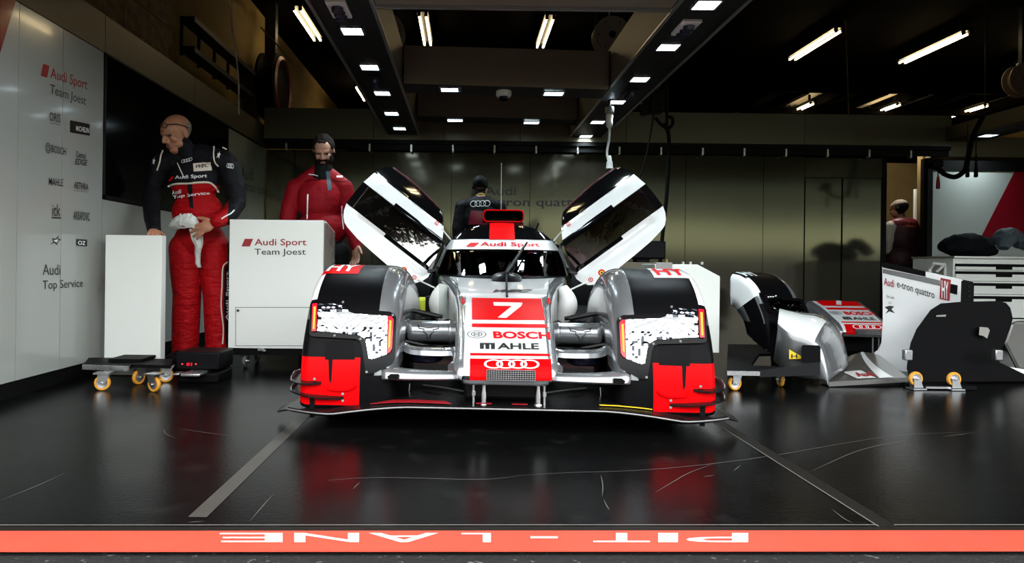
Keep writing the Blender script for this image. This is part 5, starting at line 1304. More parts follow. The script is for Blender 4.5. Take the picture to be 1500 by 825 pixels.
# upturned dolly below it
t = thing('dolly', 'low black dolly with upright yellow castors before the black wheel arch', 'dolly', (2.9, 4.35, 0))
m = MB().bx(U(1334, 560, 4.32).x, U(1424, 560, 4.32).x, 4.28, 4.40, .004, .028); m.build('board', 'board_black', t, smooth=False)
for px, py, yw, in ((1341, 562, .1), (1397, 560, .05)):
    g = U(px, py, 4.28); g.z = .004; castor(t, g, .044, yw, 'castor_yellow', .11, True)
m = MB().bx(U(1352, 560, 4.30).x, U(1388, 560, 4.30).x, 4.27, 4.30, .01, .022); m.build('edge_trim', 'steel', t, smooth=False)
# ---- tool cabinet, clothes on it, hanging tools
Yk = 6.7
t = thing('tool_cabinet', 'wide pale tool cabinet with black slotted drawers under the glossy board', 'cabinet', (5.4, Yk + .3, 0))
a = U(1396, 378, Yk); x1 = 6.6
m = MB().bx(a.x, x1, Yk, Yk + .6, .10, a.z); m.build('body', 'cabinet_white', t, smooth=False)
for k, (y0, y1) in enumerate(((391, 396), (402, 412), (419, 431), (438, 465), (467, 490))):
    z1, z0 = U(1450, y0, Yk).z, U(1450, y1, Yk).z
    d = MB().bx(a.x + .015, x1 - .015, Yk - .022, Yk - .002, z0, z1).build('drawer', 'cabinet_white', t, smooth=False, bevel=.003)
    MB().bx(a.x + .02, x1 - .02, Yk - .015, Yk - .001, z1, z1 + .028).build('grip_slot', 'board_black', d, smooth=False)
    xm = U(1468, 400, Yk).x; MB().bx(xm - .08, xm + .08, Yk - .028, Yk - .014, z1 + .004 - .03, z1 + .024).build('handle', 'board_black', d, bevel=.004)
m = MB().bx(a.x - .01, x1 + .01, Yk - .03, Yk + .61, a.z, a.z + .018); m.build('top', 'steel', t, smooth=False)
m = MB().bx(a.x + .02, x1 - .02, Yk + .02, Yk + .58, 0, .10); m.build('plinth', 'board_black', t, smooth=False)
ztop = a.z + .019
def lump(path, radii, seed, sx=1., name='', n=14):
    m = MB(); rr = []
    P = catmull(path, 26)
    for k, p in enumerate(P):
        r = interp(k / 26, [i / (len(radii) - 1) for i in range(len(radii))], radii)
        d = (P[min(k + 1, 26)] - P[max(k - 1, 0)]).normalized(); w = d.cross(V3(0, 0, 1)).normalized(); u = w.cross(d)
        rr.append([max_z(p + w * r * 1.5 * math.cos(2 * PI * i / n) * (1 + .25 * noise.noise(V3(k * .4, i, seed))) + u * r * math.sin(2 * PI * i / n) * (1 + .3 * noise.noise(V3(k * .35, i * .8, seed + 3)))) for i in range(n)])
    return m.loft(rr, True, True)
def max_z(p): return V3(p.x, p.y, max(p.z, ztop + .003))
pm('cloth_black', (.005, .006, .008), .8, spec=.1, var=.3, bump=.8, bscale=16, bdist=.02)
pm('cloth_blue_grey', (.05, .07, .085), .7, bump=.5, bscale=18, bdist=.02)
m = lump([U(1380, 362, 7.0), U(1400, 360, 7.0), U(1425, 360, 7.0), U(1440, 365, 7.05), U(1456, 369, 7.06)], [.05, .12, .12, .09, .04], 1)
tag(m.build('work_jacket', 'cloth_black', loc=V3(5.3, 7.0, ztop)), 'black garment lying along the top of the tool cabinet', 'jacket')
m = lump([U(1470, 364, 6.85), U(1472, 352, 6.9), U(1476, 345, 6.95), U(1490, 352, 6.95), U(1510, 362, 6.9)], [.03, .07, .08, .07, .06], 5)
tag(m.build('tool_bag', 'cloth_blue_grey', loc=V3(5.6, 6.9, ztop)), 'dark blue grey bag slumped at the right end of the tool cabinet', 'bag')
Yh = 7.2
t = thing('air_hose', 'black curly air hose looping in front of the pale board', 'hose', U(1400, 262, Yh))
m = MB().tube(catmull([U(1358, 243, Yh), U(1372, 246, Yh), U(1385, 256, Yh), U(1400, 259, Yh), U(1413, 250, Yh), U(1417, 236, Yh), U(1425, 200, Yh), U(1440, 170, Yh)], 40), .026, 8); m.build('hose', 'rubber', t)
m = MB().box(U(1371, 240, Yh), (.10, .10, .09)); m.build('coupling', 'plastic_black', t, bevel=.015)
for px, y0, y1, l, mt in ((1417, 228, 260, 'left of the two black tool handles hanging before the pale board', 'plastic_black'), (1429.5, 226, 260, 'right of the two black tool handles hanging before the pale board', 'plastic_black'), (1374, 258, 277, 'small red and black hand tool hanging at the upper left of the pale board', 'letter_red')):
    a, b = U(px, y0, Yh), U(px, y1, Yh)
    t = thing('hand_tool', l, 'tool', b, group='tools hanging before the pale board')
    MB().lathe(b, (0, 0, 1), [(.012, 0), (.02, .01), (.018, .08), (.012, .12), (.008, a.z - b.z)], 10).build('handle', mt, t)
    MB().cyl(a, V3(a.x, a.y, 2.3 if px > 1400 else a.z + .06), .006, n=6).build('cord', 'plastic_black', t)
t = thing('folding_stand', 'small white tube frame leaning beside the tool cabinet', 'stand', (4.62, 6.75, 0))
for p0, p1 in (((1362, 394), (1368, 386)), ((1368, 386), (1384, 388)), ((1372, 398), (1385, 386)), ((1362, 394), (1362, 470)), ((1384, 388), (1384, 470))):
    a, b = U(*p0, 6.8), U(*p1, 6.75)
    if p1[1] == 470: b.z = 0
    MB().cyl(a, b, .014, n=8).build('tube', 'plastic_white', t)
# ================================================================== PEOPLE
from mathutils.bvhtree import BVHTree
def basis(f, up):
    f = Vector(f).normalized(); r = f.cross(Vector(up)).normalized(); u = r.cross(f)
    return Matrix((r, f, u)).transposed()      # columns: right, forward, up
class Body:
    def __init__(s): s.p = []; s.mb = MB()
    def cap(s, p0, p1, r0, r1, tag):
        p0, p1 = Vector(p0), Vector(p1); s.p.append(('c', p0, p1, r0, r1, tag))
        s.mb.cyl(p0, p1, r0, r1, 18)
        s.mb.ell(p0, r0, None, 0, 16, 10); s.mb.ell(p1, r1, None, 0, 16, 10)
    def chain(s, pts, rs, tag):
        for a, b, r0, r1 in zip(pts[:-1], pts[1:], rs[:-1], rs[1:]): s.cap(a, b, r0, r1, tag)
    def ell(s, c, r, M, tag):
        M = M or Matrix.Identity(3); s.p.append(('e', Vector(c), Vector(r), M.copy(), tag)); s.mb.ell(c, r, M, 0, 22, 14)
    def hand(s, w, d, n, side, tag, curl=.5, L=.175, spread=1.):
        """w wrist, d along the hand, n out of the back of the hand, side towards the thumb"""
        d = Vector(d).normalized(); n = (Vector(n) - d * Vector(n).dot(d)).normalized(); t = Vector(side); t = (t - d * t.dot(d) - n * t.dot(n)).normalized()
        M = Matrix((t, d, n)).transposed(); k = L / .175
        s.ell(w + d * .05 * k, (.040 * k, .052 * k, .018 * k), M, tag)
        for i, (o, l) in enumerate(((.031, .070), (.0105, .078), (-.0105, .072), (-.031, .056))):
            a = w + d * .086 * k + t * o * k; dd = (d + t * o * 4.5 * spread).normalized(); c = 0.
            for j, f in enumerate((.45, .32, .23)):
                c += curl * (.6 if j == 0 else .8); q = dd * math.cos(c) - n * math.sin(c); b = a + q * l * f * k
                s.cap(a, b, .0092 * k, .0082 * k, tag); a = b
        a = w + d * .030 * k + t * .032 * k; q = (d * .75 + t * .75 - n * .35 * (curl + .3)).normalized(); b = a + q * .042 * k
        s.cap(a, b, .0125 * k, .0105 * k, tag); q2 = (q + d * .35 - n * .3 * curl).normalized(); s.cap(b, b + q2 * .032 * k, .0105 * k, .0085 * k, tag)
    def head(s, c, f, up, k=1., beard=False):
        M = basis(f, up); c = Vector(c)
        P = lambda x, y, z: c + M @ (V3(x, y, z) * k)
        E = lambda x, y, z, r, tg='skin': s.ell(P(x, y, z), [q * k for q in r], M, tg)
        E(0, -.015, .035, (.076, .096, .085)); E(0, .022, -.035, (.062, .068, .078)); E(0, .058, -.090, (.034, .030, .026))
        E(0, .035, .045, (.064, .058, .055))
        for q in (-1, 1):
            E(q * .076, -.012, -.005, (.011, .021, .032)); E(q * .038, .062, -.020, (.026, .022, .024)); E(q * .046, .02, -.062, (.022, .04, .026))
            s.cap(P(q * .012, .091, .027), P(q * .046, .074, .028), .0105 * k, .0095 * k, 'brow')
            E(q * .031, .079, .009, (.014, .013, .0065), 'eye')
            E(q * .014, .098, -.028, (.010, .011, .009))
        s.cap(P(0, .088, .020), P(0, .110, -.020), .0095 * k, .0135 * k, 'skin')
        s.cap(P(-.018, .087, -.053), P(.018, .087, -.053), .0075 * k, .0075 * k, 'lip'); s.cap(P(-.016, .086, -.064), P(.016, .086, -.064), .0085 * k, .0085 * k, 'lip')
        s.M, s.c, s.k = M, c, k
    def make(s, name, label, base, mats, pick, vox=.0055, smooth=3):
        """one continuous skin over all the pieces"""
        o = s.mb.build('tmp', 'skin', fix=False, smooth=False)
        r = o.modifiers.new('r', 'REMESH'); r.mode = 'VOXEL'; r.voxel_size = vox
        q = o.modifiers.new('s', 'SMOOTH'); q.factor = .5; q.iterations = smooth
        dg = bpy.context.evaluated_depsgraph_get(); me = bpy.data.meshes.new_from_object(o.evaluated_get(dg))
        bpy.data.objects.remove(o)
        n = len(me.polygons); C = np.empty(n * 3); me.polygons.foreach_get('center', C); C = C.reshape(n, 3)
        best = np.full(n, 1e9); idx = np.zeros(n, int); tags = []
        for p in s.p:
            tg = p[-1]
            if tg not in tags: tags.append(tg)
            ti = tags.index(tg)
            if p[0] == 'c':
                a = np.array(p[1]); b = np.array(p[2]); ab = b - a; L = max(1e-9, ab @ ab); t = np.clip(((C - a) @ ab) / L, 0, 1)
                d = np.linalg.norm(C - (a + t[:, None] * ab), axis=1) - (p[3] + (p[4] - p[3]) * t)
            else:
                Q = (C - np.array(p[1])) @ np.array(p[3]); R = np.array(p[2]); l = np.linalg.norm(Q / R, axis=1)
                d = (l - 1) * R.min()
                d = l * (l - 1) / np.maximum(1e-6, np.linalg.norm(Q / (R * R), axis=1))
            u = d < best; best[u] = d[u]; idx[u] = ti
        names = list(mats)
        me.materials.clear()
        for k in names: me.materials.append(MATS[mats[k]])
        mi = np.zeros(n, int)
        for i in range(n):
            tg = tags[idx[i]]; tg = pick(tg, C[i]) if pick else tg
            mi[i] = names.index(tg)
        me.polygons.foreach_set('material_index', mi); me.polygons.foreach_set('use_smooth', [True] * n)
        off = Vector(base)
        s.bvh = BVHTree.FromPolygons([v.co.copy() for v in me.vertices], [tuple(p.vertices) for p in me.polygons])
        s.faces = [(tuple(p.vertices), p.center.copy(), p.normal.copy()) for p in me.polygons]; s.verts = [v.co.copy() for v in me.vertices]; s.vn = [v.normal.copy() for v in me.vertices]; s.tag = [tags[i] for i in idx]
        me.transform(Matrix.Translation(-off)); me.name = name
        ob = bpy.data.objects.new(name, me); COL.objects.link(ob); ob.location = off; OFF[ob.name] = off
        tag(ob, label, 'person'); s.ob = ob
        return ob
    def on(s, px, py, off=.003):
        o = V3(0, 0, H); d = (U(px, py, 1.) - o).normalized(); h = s.bvh.ray_cast(o, d)
        if h[0] is None: return U(px, py, s.c.y)
        nn = h[1] if h[1].dot(d) < 0 else -h[1]
        return h[0] + nn * off
    def shell(s, name, mat, keep, off=.006, jit=.0):
        """hair or beard: the chosen skin faces raised off the head"""
        m = MB(); mp = {}
        for (vs, c, n), tg in zip(s.faces, s.tag):
            l = s.M.transposed() @ (c - s.c) / s.k
            if tg in ('skin', 'lip', 'eye', 'brow') and l.length < .2 and keep(l):
                for v in vs:
                    if v not in mp: mp[v] = len(mp)
        ks = list(mp); m.v = [s.verts[v] + s.vn[v] * (off * (1 + jit * noise.noise(s.verts[v] * 60))) for v in ks]
        for (vs, c, n), tg in zip(s.faces, s.tag):
            l = s.M.transposed() @ (c - s.c) / s.k
            if tg in ('skin', 'lip', 'eye', 'brow') and l.length < .2 and keep(l): m.f.append(tuple(mp[v] for v in vs)); m.m.append(0)
        o = m.build(name, mat, s.ob, fix=False); q = o.modifiers.new('t', 'SOLIDIFY'); q.thickness = off + .002; q.offset = -1
        return o
    def line(s, name, mat, pts, r=.006, n=24):
        P = catmull([(a, b) for a, b in pts], n); MB().tube([s.on(p.x, p.y, r * .3) for p in P], r, 6).build(name, mat, s.ob)
    def patch(s, name, mat, poly, step=2., off=.004):
        MB().patch(poly, lambda a, b, t: s.on(a, b, off), step, 0, False).build(name, mat, s.ob, fix=False)
    def text(s, name, mat, txt, x0, y0, x1, y1, h, off=.005, **k):
        m = MB(); text_on(m, txt, lambda u, v: s.on(x0 + (x1 - x0) * u, y0 + (y1 - y0) * u - h * v, off), (.1, .5), **k); m.build(name, mat, s.ob, fix=False)
    def rings(s, mat, x0, y0, x1, y1, h, off=.005, th=.07):
        m = MB(); rings_on(m, lambda u, v: s.on(x0 + (x1 - x0) * u, y0 + (y1 - y0) * u - h * v, off), 2.9, 0, th); m.build('rings_emblem', mat, s.ob, fix=False)

# ---------------------------------------------------------------- the bald mechanic with the rag
Ym = 5.0
b = Body()
W = lambda x, y, dy=0.: U(x, y, Ym + dy)
pel, bel, che, nek = W(293, 352), W(290, 312, -.02), W(286, 262, 0), W(284, 236, .0)
b.ell(che, (.185, .125, .19), None, 'torso'); b.ell(W(287, 250, .02), (.20, .11, .10), None, 'torso'); b.ell(bel, (.185, .135, .17), None, 'torso'); b.ell(pel, (.185, .13, .15), None, 'pelvis')
b.cap(W(238, 242), W(276, 232), .082, .085, 'torso'); b.cap(W(330, 238), W(294, 228), .085, .085, 'torso')
hc = W(259, 196, -.08)
fdir = V3(-.50, -.74, -.42)
b.cap(W(283, 240, 0), hc + V3(.03, .02, -.07), .072, .066, 'collar'); b.cap(W(276, 226, -.02), hc + V3(.015, .02, -.05), .058, .056, 'skin')
b.head(hc, fdir, V3(-.12, -.25, 1), 1.10)
# arm at the photo's right, holding the rag
sR, eR, wR = W(336, 249), W(347, 298, -.02), W(318, 325, -.27)
b.chain([sR, W(345, 275, 0), eR], [.077, .072, .065], 'arm'); b.chain([eR, W(335, 317, -.14), wR], [.064, .058, .046], 'cuff')
b.hand(wR + V3(-.015, -.01, -.005), V3(-1, -.05, -.5), V3(0, -1, .25), V3(-.4, -.1, 1), 'skin', .25, .20, 1.5)
# arm at the photo's left, hand on top of the panel
sL, eL, wL = W(234, 251), W(222, 300, -.10), W(226, 338, -.36)
b.chain([sL, W(225, 275, .02), eL], [.075, .068, .062], 'arm'); b.chain([eL, W(223, 320, -.22), wL], [.060, .054, .044], 'arm')
zt_ = U(237, 345, 4.45).z
b.hand(V3(wL.x, wL.y, max(wL.z, zt_ + .042)) + V3(.01, -.02, -.005), V3(.45, -1, -.12), V3(.1, .2, 1), V3(1, .4, 0), 'skin', .5, .165)
for hx, kx, ax, tg in ((272, 274, 271, 'leg'), (313, 318, 321, 'leg')):
    b.chain([W(hx, 364), W((hx + kx) / 2, 398, -.01), W(kx, 432, -.02), W((kx + ax) / 2 , 470, .0), W(ax, 520, .02)], [.118, .112, .098, .098, .092], tg)
    f0 = W(ax, 532, .02); f0.z = .075; tip = f0 + V3(-.03 if ax < 300 else .03, -.20, -.030)
    b.cap(f0 + V3(0, .05, -.025), f0 + V3(0, -.03, .0), .046, .055, 'shoe'); b.cap(f0 + V3(0, -.03, -.01), tip, .054, .042, 'shoe'); b.cap(f0 + V3(0, 0, .0), f0 + V3(0, .0, .08), .055, .06, 'shoe')
def pick1(tg, c):
    if tg in ('torso', 'pelvis'):
        z = c[2]; px = VX + c[0] / c[1] * F
        yl = VY - (z - H) / c[1] * F
        if tg == 'torso' and yl < 272 + .02 * (px - 288) ** 2 * .25: return 'torso'
        if px > 333 or px < 246: return 'torso'
        return 'red'
    if tg == 'leg': 
        px = VX + c[0] / c[1] * F
        return 'torso' if px > 333.5 else 'red'
    if tg == 'cuff':
        px = VX + c[0] / c[1] * F; return 'red' if px < 333 else 'torso'
    if tg in ('arm', 'collar'): return 'torso'
    return tg
b.make('person', 'bald person in black and red team overalls looking down, holding a pale rag', (W(295, 545).x, Ym, 0), {'torso': 'suit_black', 'red': 'suit_red', 'skin': 'skin', 'brow': 'skin', 'eye': 'eye_dark', 'lip': 'lip', 'shoe': 'plastic_black'}, pick1)
man = b
b.line('piping', 'piping_white', [(238.5, 220), (236, 228), (234, 238), (230, 250)], .0055)
b.line('piping', 'piping_white', [(313.5, 215), (313, 228), (315, 238), (320, 244)], .0055)
b.line('piping', 'piping_white', [(326, 216), (332, 219)], .005, 8)
b.line('chest_piping', 'piping_white', [(247, 273), (258, 269.5), (275, 269), (290, 267.5), (305, 267.5), (313, 272), (320, 281)], .0075)
b.line('collar_piping', 'piping_white', [(260, 239), (264, 248), (270, 261)], .004, 12)
b.line('cuff_piping', 'letter_white', [(324, 321), (332, 316), (338, 313), (343, 308)], .005, 12)
b.patch('front_zip', 'suit_black', [(274, 262), (281, 262), (284, 306), (278, 304)], 3, .006)
b.patch('badge', 'piping_white', [(283, 240), (309, 237.5), (310, 250), (284, 251.5)], 3, .005)
b.text('badge_lettering', 'letter_black', 'WEC', 287, 247, 307, 245, 5, .008, fat=.03, shear=.4)
b.text('chest_lettering', 'letter_white', 'Audi Sport', 257, 264, 303, 261.5, 6.5, .006, fat=.01)
b.patch('red_mark', 'letter_bright_red', [(247, 265.5), (252, 259), (256, 259), (251.5, 265.5)], 3, .006)
b.text('chest_lettering', 'letter_white', 'Top Service', 253, 293, 307, 287, 6.5, .006, fat=.012)
b.text('chest_lettering', 'letter_white', 'Audi', 252, 285, 266, 283, 6, .006, fat=.012)
b.rings('letter_white', 266, 240, 282, 236, 5)
b.rings('letter_white', 332, 246, 342, 247.5, 7)
star = [(0, .2), (.32, .45), (.22, .75), (.5, .7), (.75, 1), (.72, .68), (1, .62), (.7, .45), (.62, .1), (.42, .35)]
b.patch('sleeve_mark', 'letter_white', [(317 + 7 * u, 234 - 12 * v) for u, v in star], 3, .006)
b.patch('sleeve_mark', 'letter_white', [(223.5 + 5 * u, 243 - 12 * v) for u, v in star], 3, .006)
b.line('leg_piping', 'piping_white', [(333, 384), (326.5, 392), (325, 420), (324, 450), (327, 480), (326, 504)], .005, 30)
b.patch('leg_panel', 'suit_black', [(328.5, 392), (336, 386), (341, 386), (341, 505), (330, 505), (327.5, 450)], 4, .004)
m = MB(); text_on(m, 'Audi Sport', lambda u, v: b.on(334.5 - 4.5 * v, 470 - 72 * u, .007), (.1, .5), fat=.01); m.build('leg_lettering', 'letter_white', b.ob, fix=False)
b.shell('hair', 'hair_grey', lambda l: l.y < -.035 and -.06 < l.z < .045 and abs(l.x) > .02 or (l.y < -.07 and -.06 < l.z < .05), .003)
# glasses pushed up on the forehead
M, c, k = b.M, b.c, b.k
P = lambda x, y, z: c + M @ (V3(x, y, z) * k)
g = MB()
for q in (-1, 1):
    g.tube([P(q * .030 + .024 * math.cos(2 * PI * i / 20), .094 - .012 * abs(math.cos(2 * PI * i / 20)), .078 + .016 * math.sin(2 * PI * i / 20)) for i in range(20)], .0028, 6, 0, True)
    g.tube([P(q * .053, .080, .080), P(q * .078, .03, .068), P(q * .084, -.02, .040), P(q * .080, -.045, .02)], .0032, 6)
g.tube([P(-.008, .098, .080), P(.008, .098, .080)], .0025, 6)
tag(g.build('spectacles', 'plastic_black', loc=P(0, .09, .08)), 'dark spectacles pushed up on the bald person\'s forehead', 'glasses')
# rag
m = MB(); rr = []
cen = catmull([U(248, 331, 4.78), U(258, 326, 4.76), U(270, 324, 4.74), U(284, 325, 4.74), U(292, 331, 4.76)], 18); rs = [.012, .034, .046, .050, .050, .040, .014]
for kk, p in enumerate(cen):
    r = interp(kk / 18, [i / 6 for i in range(7)], rs)
    rr.append([p + V3(0, r * .7 * math.cos(2 * PI * i / 18), r * math.sin(2 * PI * i / 18)) * (1 + .45 * noise.noise(V3(kk * .8, i * .8, 3))) for i in range(18)])
m.loft(rr, True, True)
tail = catmull([U(287, 336, 4.74), U(289, 348, 4.75), U(291, 360, 4.76), U(290, 372, 4.79), U(290, 384, 4.81), U(292, 392, 4.83)], 18)
rr = []
for kk, p in enumerate(tail):
    w_ = interp(kk / 18, [0, .3, .5, 1], [.05, .038, .022, .018]); sw = .006 * math.sin(kk * 1.1)
    rr.append([p + V3(-w_, sw, 0), p + V3(-w_ * .3, -.012 + sw, 0), p + V3(w_ * .4, .008, 0), p + V3(w_, -.004, 0), p + V3(w_ * .4, .014, 0), p + V3(-w_ * .3, -.004 + sw, 0)])
m.loft(rr, True, True)
tag(m.build('rag', 'rag_white', loc=U(272, 330, 4.75)), 'crumpled pale rag held in the bald person\'s hand', 'cloth')

# ---------------------------------------------------------------- the bearded person in the red jacket
Ym = 5.5; b = Body(); W = lambda x, y, dy=0.: U(x, y, Ym + dy)
b.ell(W(469, 292), (.20, .135, .20), None, 'jacket'); b.ell(W(470, 272, .02), (.20, .115, .09), None, 'jacket'); b.ell(W(472, 335), (.205, .14, .16), None, 'jacket'); b.ell(W(472, 366), (.195, .13, .13), None, 'trouser')
b.cap(W(440, 272), W(468, 252), .07, .07, 'jacket'); b.cap(W(500, 272), W(474, 252), .07, .07, 'jacket')
hc = W(474, 221, -.05)
b.cap(W(473, 259, -.01), W(474, 247, -.02), .086, .074, 'collar'); b.cap(W(472, 250), hc + V3(0, .03, -.04), .062, .060, 'skin')
b.head(hc, V3(.10, -.86, -.50), V3(.03, -.4, 1), 1.02)
b.chain([W(434, 276), W(424, 305, -.02), W(420, 338, -.06)], [.078, .068, .064], 'jacket'); b.chain([W(419, 338, -.06), W(424, 365, -.12), W(432, 385, -.13)], [.068, .058, .044], 'jacket')
b.hand(W(433, 387, -.13), V3(.3, -.3, -.9), V3(-.3, -.8, .5), V3(.5, -.3, .6), 'skin', .4, .18)
b.chain([W(504, 276), W(512, 305, .02), W(514, 335, .02)], [.076, .066, .060], 'jacket'); b.chain([W(516, 335, .02), W(520, 352, -.02), W(522, 362, -.04)], [.062, .050, .042], 'jacket')
b.hand(W(521, 358, -.05), V3(.08, -.2, -1), V3(.5, .6, .0), V3(-.55, -.7, 0), 'skin', .35, .20, 1.4)
for hx in (452, 492):
    b.chain([W(hx, 372), W(hx, 415), W(hx, 455), W(hx, 512)], [.115, .10, .085, .07], 'trouser')
    f0 = W(hx, 517); f0.z = .07; b.cap(f0 + V3(0, .04, -.02), f0 + V3(0, -.18, -.03), .047, .04, 'shoe'); b.cap(f0, f0 + V3(0, 0, .07), .05, .055, 'shoe')
b.make('person', 'bearded person in a dark red zip jacket standing behind the lettered white cabinet', (W(472, 523).x, Ym, 0), {'jacket': 'jacket_red', 'trouser': 'trouser_black', 'collar': 'trouser_black', 'skin': 'skin_pale', 'brow': 'skin_pale', 'eye': 'eye_dark', 'lip': 'lip', 'shoe': 'plastic_black'}, None, .006)
b.shell('hair', 'hair_dark', lambda l: (l.z > .028 and (l.y < .045 or (l.z > .088 and l.y < .07 and abs(l.x) < .03))) or (l.y < -.005 and l.z > -.06 and abs(l.x) < .074 and l.y < -.01), .010, .5)
b.shell('beard', 'hair_dark', lambda l: (l.z < -.045 and l.y > .0 and not (abs(l.x) < .02 and -.07 < l.z < -.046 and l.y > .07)) or (-.048 < l.z < -.034 and l.y > .07 and abs(l.x) < .03) or (l.z < -.01 and abs(l.x) > .052 and l.y > -.005), .009, .4)
b.patch('placket', 'jacket_blue', [(477, 251), (483, 251), (485.5, 278), (480, 280)], 3, .005)
b.line('jacket_piping', 'letter_white', [(451, 285), (450.5, 303), (450, 321)], .006, 10)
b.line('jacket_piping', 'letter_white', [(500.5, 302), (501.5, 320), (503, 336)], .004, 10)
b.line('yoke_seam', 'trouser_black', [(447, 266), (458, 264), (470, 263)], .003, 10); b.line('yoke_seam', 'trouser_black', [(486, 263), (500, 266), (511, 265)], .003, 10)
b.line('chest_lettering', 'letter_white', [(452, 255.5), (459, 256), (466, 258)], .0035, 8)
b.patch('chest_plate', 'letter_white', [(493, 258), (501.5, 258), (501.5, 260.5), (493, 260.5)], 3, .005)

# ---------------------------------------------------------------- person with a cap, seen from behind
Ym = 7.62; b = Body(); W = lambda x, y, dy=0.: U(x, y, Ym + dy)
b.ell(W(704, 318), (.20, .13, .22), None, 'jacket'); b.ell(W(704, 300), (.21, .11, .10), None, 'jacket'); b.ell(W(704, 355), (.18, .13, .16), None, 'jacket'); b.ell(W(704, 378), (.185, .13, .12), None, 'trouser')
hc = W(704, 274, .04)
b.cap(W(704, 300), hc + V3(0, -.01, -.05), .07, .06, 'jacket'); b.cap(W(704, 290), hc + V3(0, 0, -.04), .058, .056, 'skin')
b.head(hc, V3(.35, .9, -.15), V3(0, .1, 1), .98)
for q in (-1, 1):
    b.chain([W(704 + q * 27, 303), W(704 + q * 33, 335), W(704 + q * 33, 358, .05)], [.08, .07, .06], 'jacket'); b.chain([W(704 + q * 33, 358, .05), W(704 + q * 24, 368, .22), W(704 + q * 18, 366, .28)], [.06, .05, .042], 'jacket')
    b.hand(W(704 + q * 18, 366, .28), V3(-q * .4, 1, 0), V3(0, .1, 1), V3(-q, 0, .2), 'skin', .5, .18)
    b.chain([W(704 + q * 14, 384), W(704 + q * 14, 425), W(704 + q * 14, 480)], [.11, .085, .065], 'trouser')
    f0 = W(704 + q * 14, 486); f0.z = .07; b.cap(f0 + V3(0, -.04, -.02), f0 + V3(0, .18, -.03), .046, .04, 'shoe'); b.cap(f0, f0 + V3(0, 0, .07), .05, .055, 'shoe')
b.make('person', 'person in black jacket and cap seen from behind the car, pale rings on the back', (W(704, 489).x, Ym, 0), {'jacket': 'suit_black', 'trouser': 'trouser_black', 'skin': 'skin_pale', 'brow': 'skin_pale', 'eye': 'eye_dark', 'lip': 'lip', 'shoe': 'plastic_black'}, None, .008, 2)
b.rings('letter_white', 689, 303.5, 718, 302.5, 9, .006, .055)
b.shell('cap', 'trouser_black', lambda l: l.z > .03 or (l.y < -.02 and l.z > -.02), .012)
b.line('lanyard', 'pad_green', [(698, 285.5), (705, 284), (711, 285)], .006, 8)
b.patch('back_patch', 'deep_red', [(690, 309), (707, 309), (707, 329), (686, 329)], 4, .005)
b.text('patch_lettering', 'letter_red', 'Audi', 694, 316.5, 704, 316.5, 4, .008); b.text('patch_lettering', 'letter_red', 'e-tron', 693, 323, 704, 323, 4, .008)

# ---------------------------------------------------------------- person in the doorway at the right
Ym = 8.6; b = Body(); W = lambda x, y, dy=0.: U(x, y, Ym + dy)
b.ell(W(1323, 345), (.175, .13, .22), None, 'vest'); b.ell(W(1323, 328), (.18, .11, .09), None, 'vest'); b.ell(W(1322, 378), (.175, .13, .15), None, 'vest'); b.ell(W(1322, 395), (.17, .13, .12), None, 'trouser')
hc = W(1317, 307, .03)
b.cap(W(1320, 328), hc + V3(0, 0, -.05), .07, .06, 'vest'); b.cap(W(1319, 322), hc + V3(0, 0, -.04), .058, .056, 'skin')
b.head(hc, V3(-.55, .75, -.25), V3(0, .12, 1), 1.02)
b.chain([W(1305, 332), W(1300, 352), W(1298, 366, .05)], [.072, .066, .056], 'sleeve'); b.chain([W(1298, 366, .05), W(1301, 378, .2)], [.052, .042], 'skin'); b.hand(W(1301, 378, .2), V3(.5, 1, -.2), V3(0, .2, 1), V3(1, 0, 0), 'skin', .4, .18)
b.chain([W(1338, 332), W(1341, 355), W(1340, 370, .05)], [.07, .064, .055], 'vest'); b.chain([W(1340, 370, .05), W(1336, 380, .2)], [.05, .042], 'skin'); b.hand(W(1336, 380, .2), V3(-.4, 1, -.2), V3(0, .2, 1), V3(-1, 0, 0), 'skin', .4, .18)
for hx in (1312, 1332):
    b.chain([W(hx, 398), W(hx, 430), W(hx, 468)], [.10, .085, .065], 'trouser'); f0 = W(hx, 470); f0.z = .07
    b.cap(f0 + V3(0, -.04, -.02), f0 + V3(0, .18, -.03), .046, .04, 'shoe'); b.cap(f0, f0 + V3(0, 0, .07), .05, .055, 'shoe')
def pick4(tg, c):
    if tg == 'vest' and c[2] > U(1320, 334, Ym).z: return 'yoke'
    return tg
b.make('person', 'person in dark vest with white sleeves standing in the doorway, seen from behind', (W(1322, 475).x, Ym, 0), {'vest': 'vest_dark', 'yoke': 'deep_red', 'trouser': 'trouser_black', 'sleeve': 'shirt_white', 'skin': 'skin_pale', 'brow': 'skin_pale', 'eye': 'eye_dark', 'lip': 'lip', 'shoe': 'plastic_black'}, pick4, .008, 2)
b.rings(pmk('emblem_orange', (.55, .15, .06), .5), 1325, 331, 1341, 334, 9, .006, .06)
b.shell('hair', 'hair_dark', lambda l: (l.z < .045 and l.y < .0 and l.z > -.07), .006)
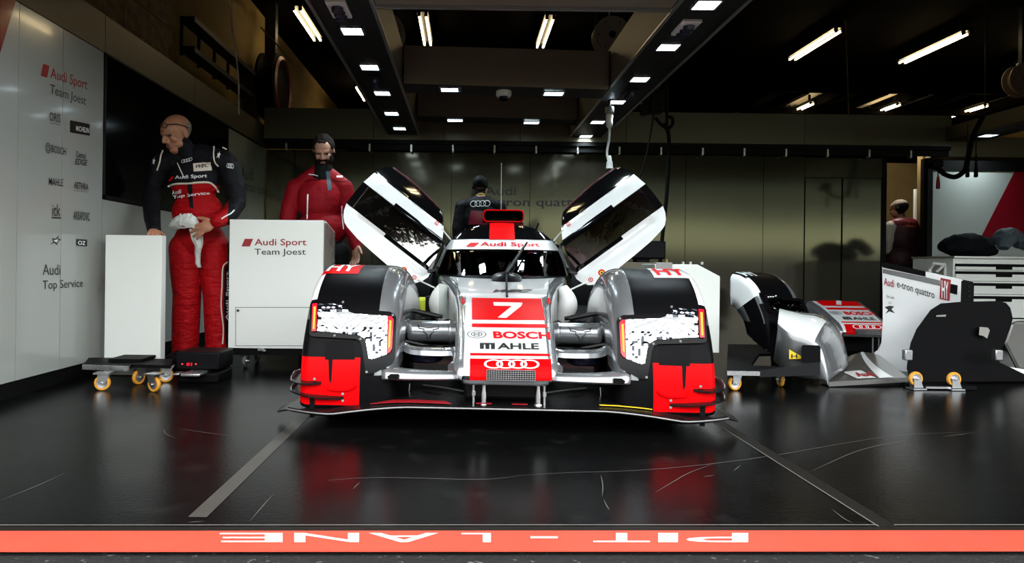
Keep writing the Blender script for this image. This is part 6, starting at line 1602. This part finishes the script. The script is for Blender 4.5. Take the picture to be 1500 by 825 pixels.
b.shell('cap', 'hair_grey', lambda l: l.z > .05 and l.y < .05, .003)
# ================================================================== LIGHT
ld = bpy.data.lights.new('doorway_fill', 'AREA'); ld.size = .5; ld.energy = 14; ld.color = (1., .93, .82)  # unseen area light added to brighten the pale panel in the doorway
lo = bpy.data.objects.new('doorway_fill', ld); COL.objects.link(lo); lo.location = (5.45, 8.62, 2.5); lo.rotation_euler = (.35, 0, 0)
wd = bpy.data.worlds.new('overcast_sky'); SC.world = wd; wd.use_nodes = True
t = wd.node_tree; t.nodes.clear(); o = t.nodes.new('ShaderNodeOutputWorld'); b = t.nodes.new('ShaderNodeBackground')
tc = t.nodes.new('ShaderNodeTexCoord'); sp = t.nodes.new('ShaderNodeSeparateXYZ'); cr = t.nodes.new('ShaderNodeValToRGB'); n = t.nodes.new('ShaderNodeTexNoise'); n.inputs['Scale'].default_value = 2.5; n.inputs['Detail'].default_value = 6
t.links.new(tc.outputs['Generated'], sp.inputs[0]); t.links.new(tc.outputs['Generated'], n.inputs['Vector'])
t.links.new(sp.outputs['Z'], cr.inputs['Fac'])
e = cr.color_ramp.elements; e[0].position = 0.; e[0].color = (.80, .84, .86, 1); e[1].position = .8; e[1].color = (1, 1, 1, 1)
mx = t.nodes.new('ShaderNodeMix'); mx.data_type = 'RGBA'; mx.blend_type = 'MULTIPLY'; mx.inputs[0].default_value = .25
t.links.new(cr.outputs[0], mx.inputs[6]); t.links.new(n.outputs['Fac'], mx.inputs[7]); t.links.new(mx.outputs[2], b.inputs[0])
b.inputs[1].default_value = 5.6
t.links.new(b.outputs[0], o.inputs[0])
SC.view_settings.view_transform = 'Standard'; SC.view_settings.look = 'None'; SC.view_settings.gamma = 1; SC.view_settings.exposure = 0.52; SC.view_settings.use_curve_mapping = False
cy = SC.cycles
cy.use_denoising = True
cy.max_bounces = 8; cy.diffuse_bounces = 4; cy.glossy_bounces = 4; cy.transmission_bounces = 8; cy.transparent_max_bounces = 16
cy.caustics_reflective = False; cy.caustics_refractive = False; cy.sample_clamp_indirect = 6
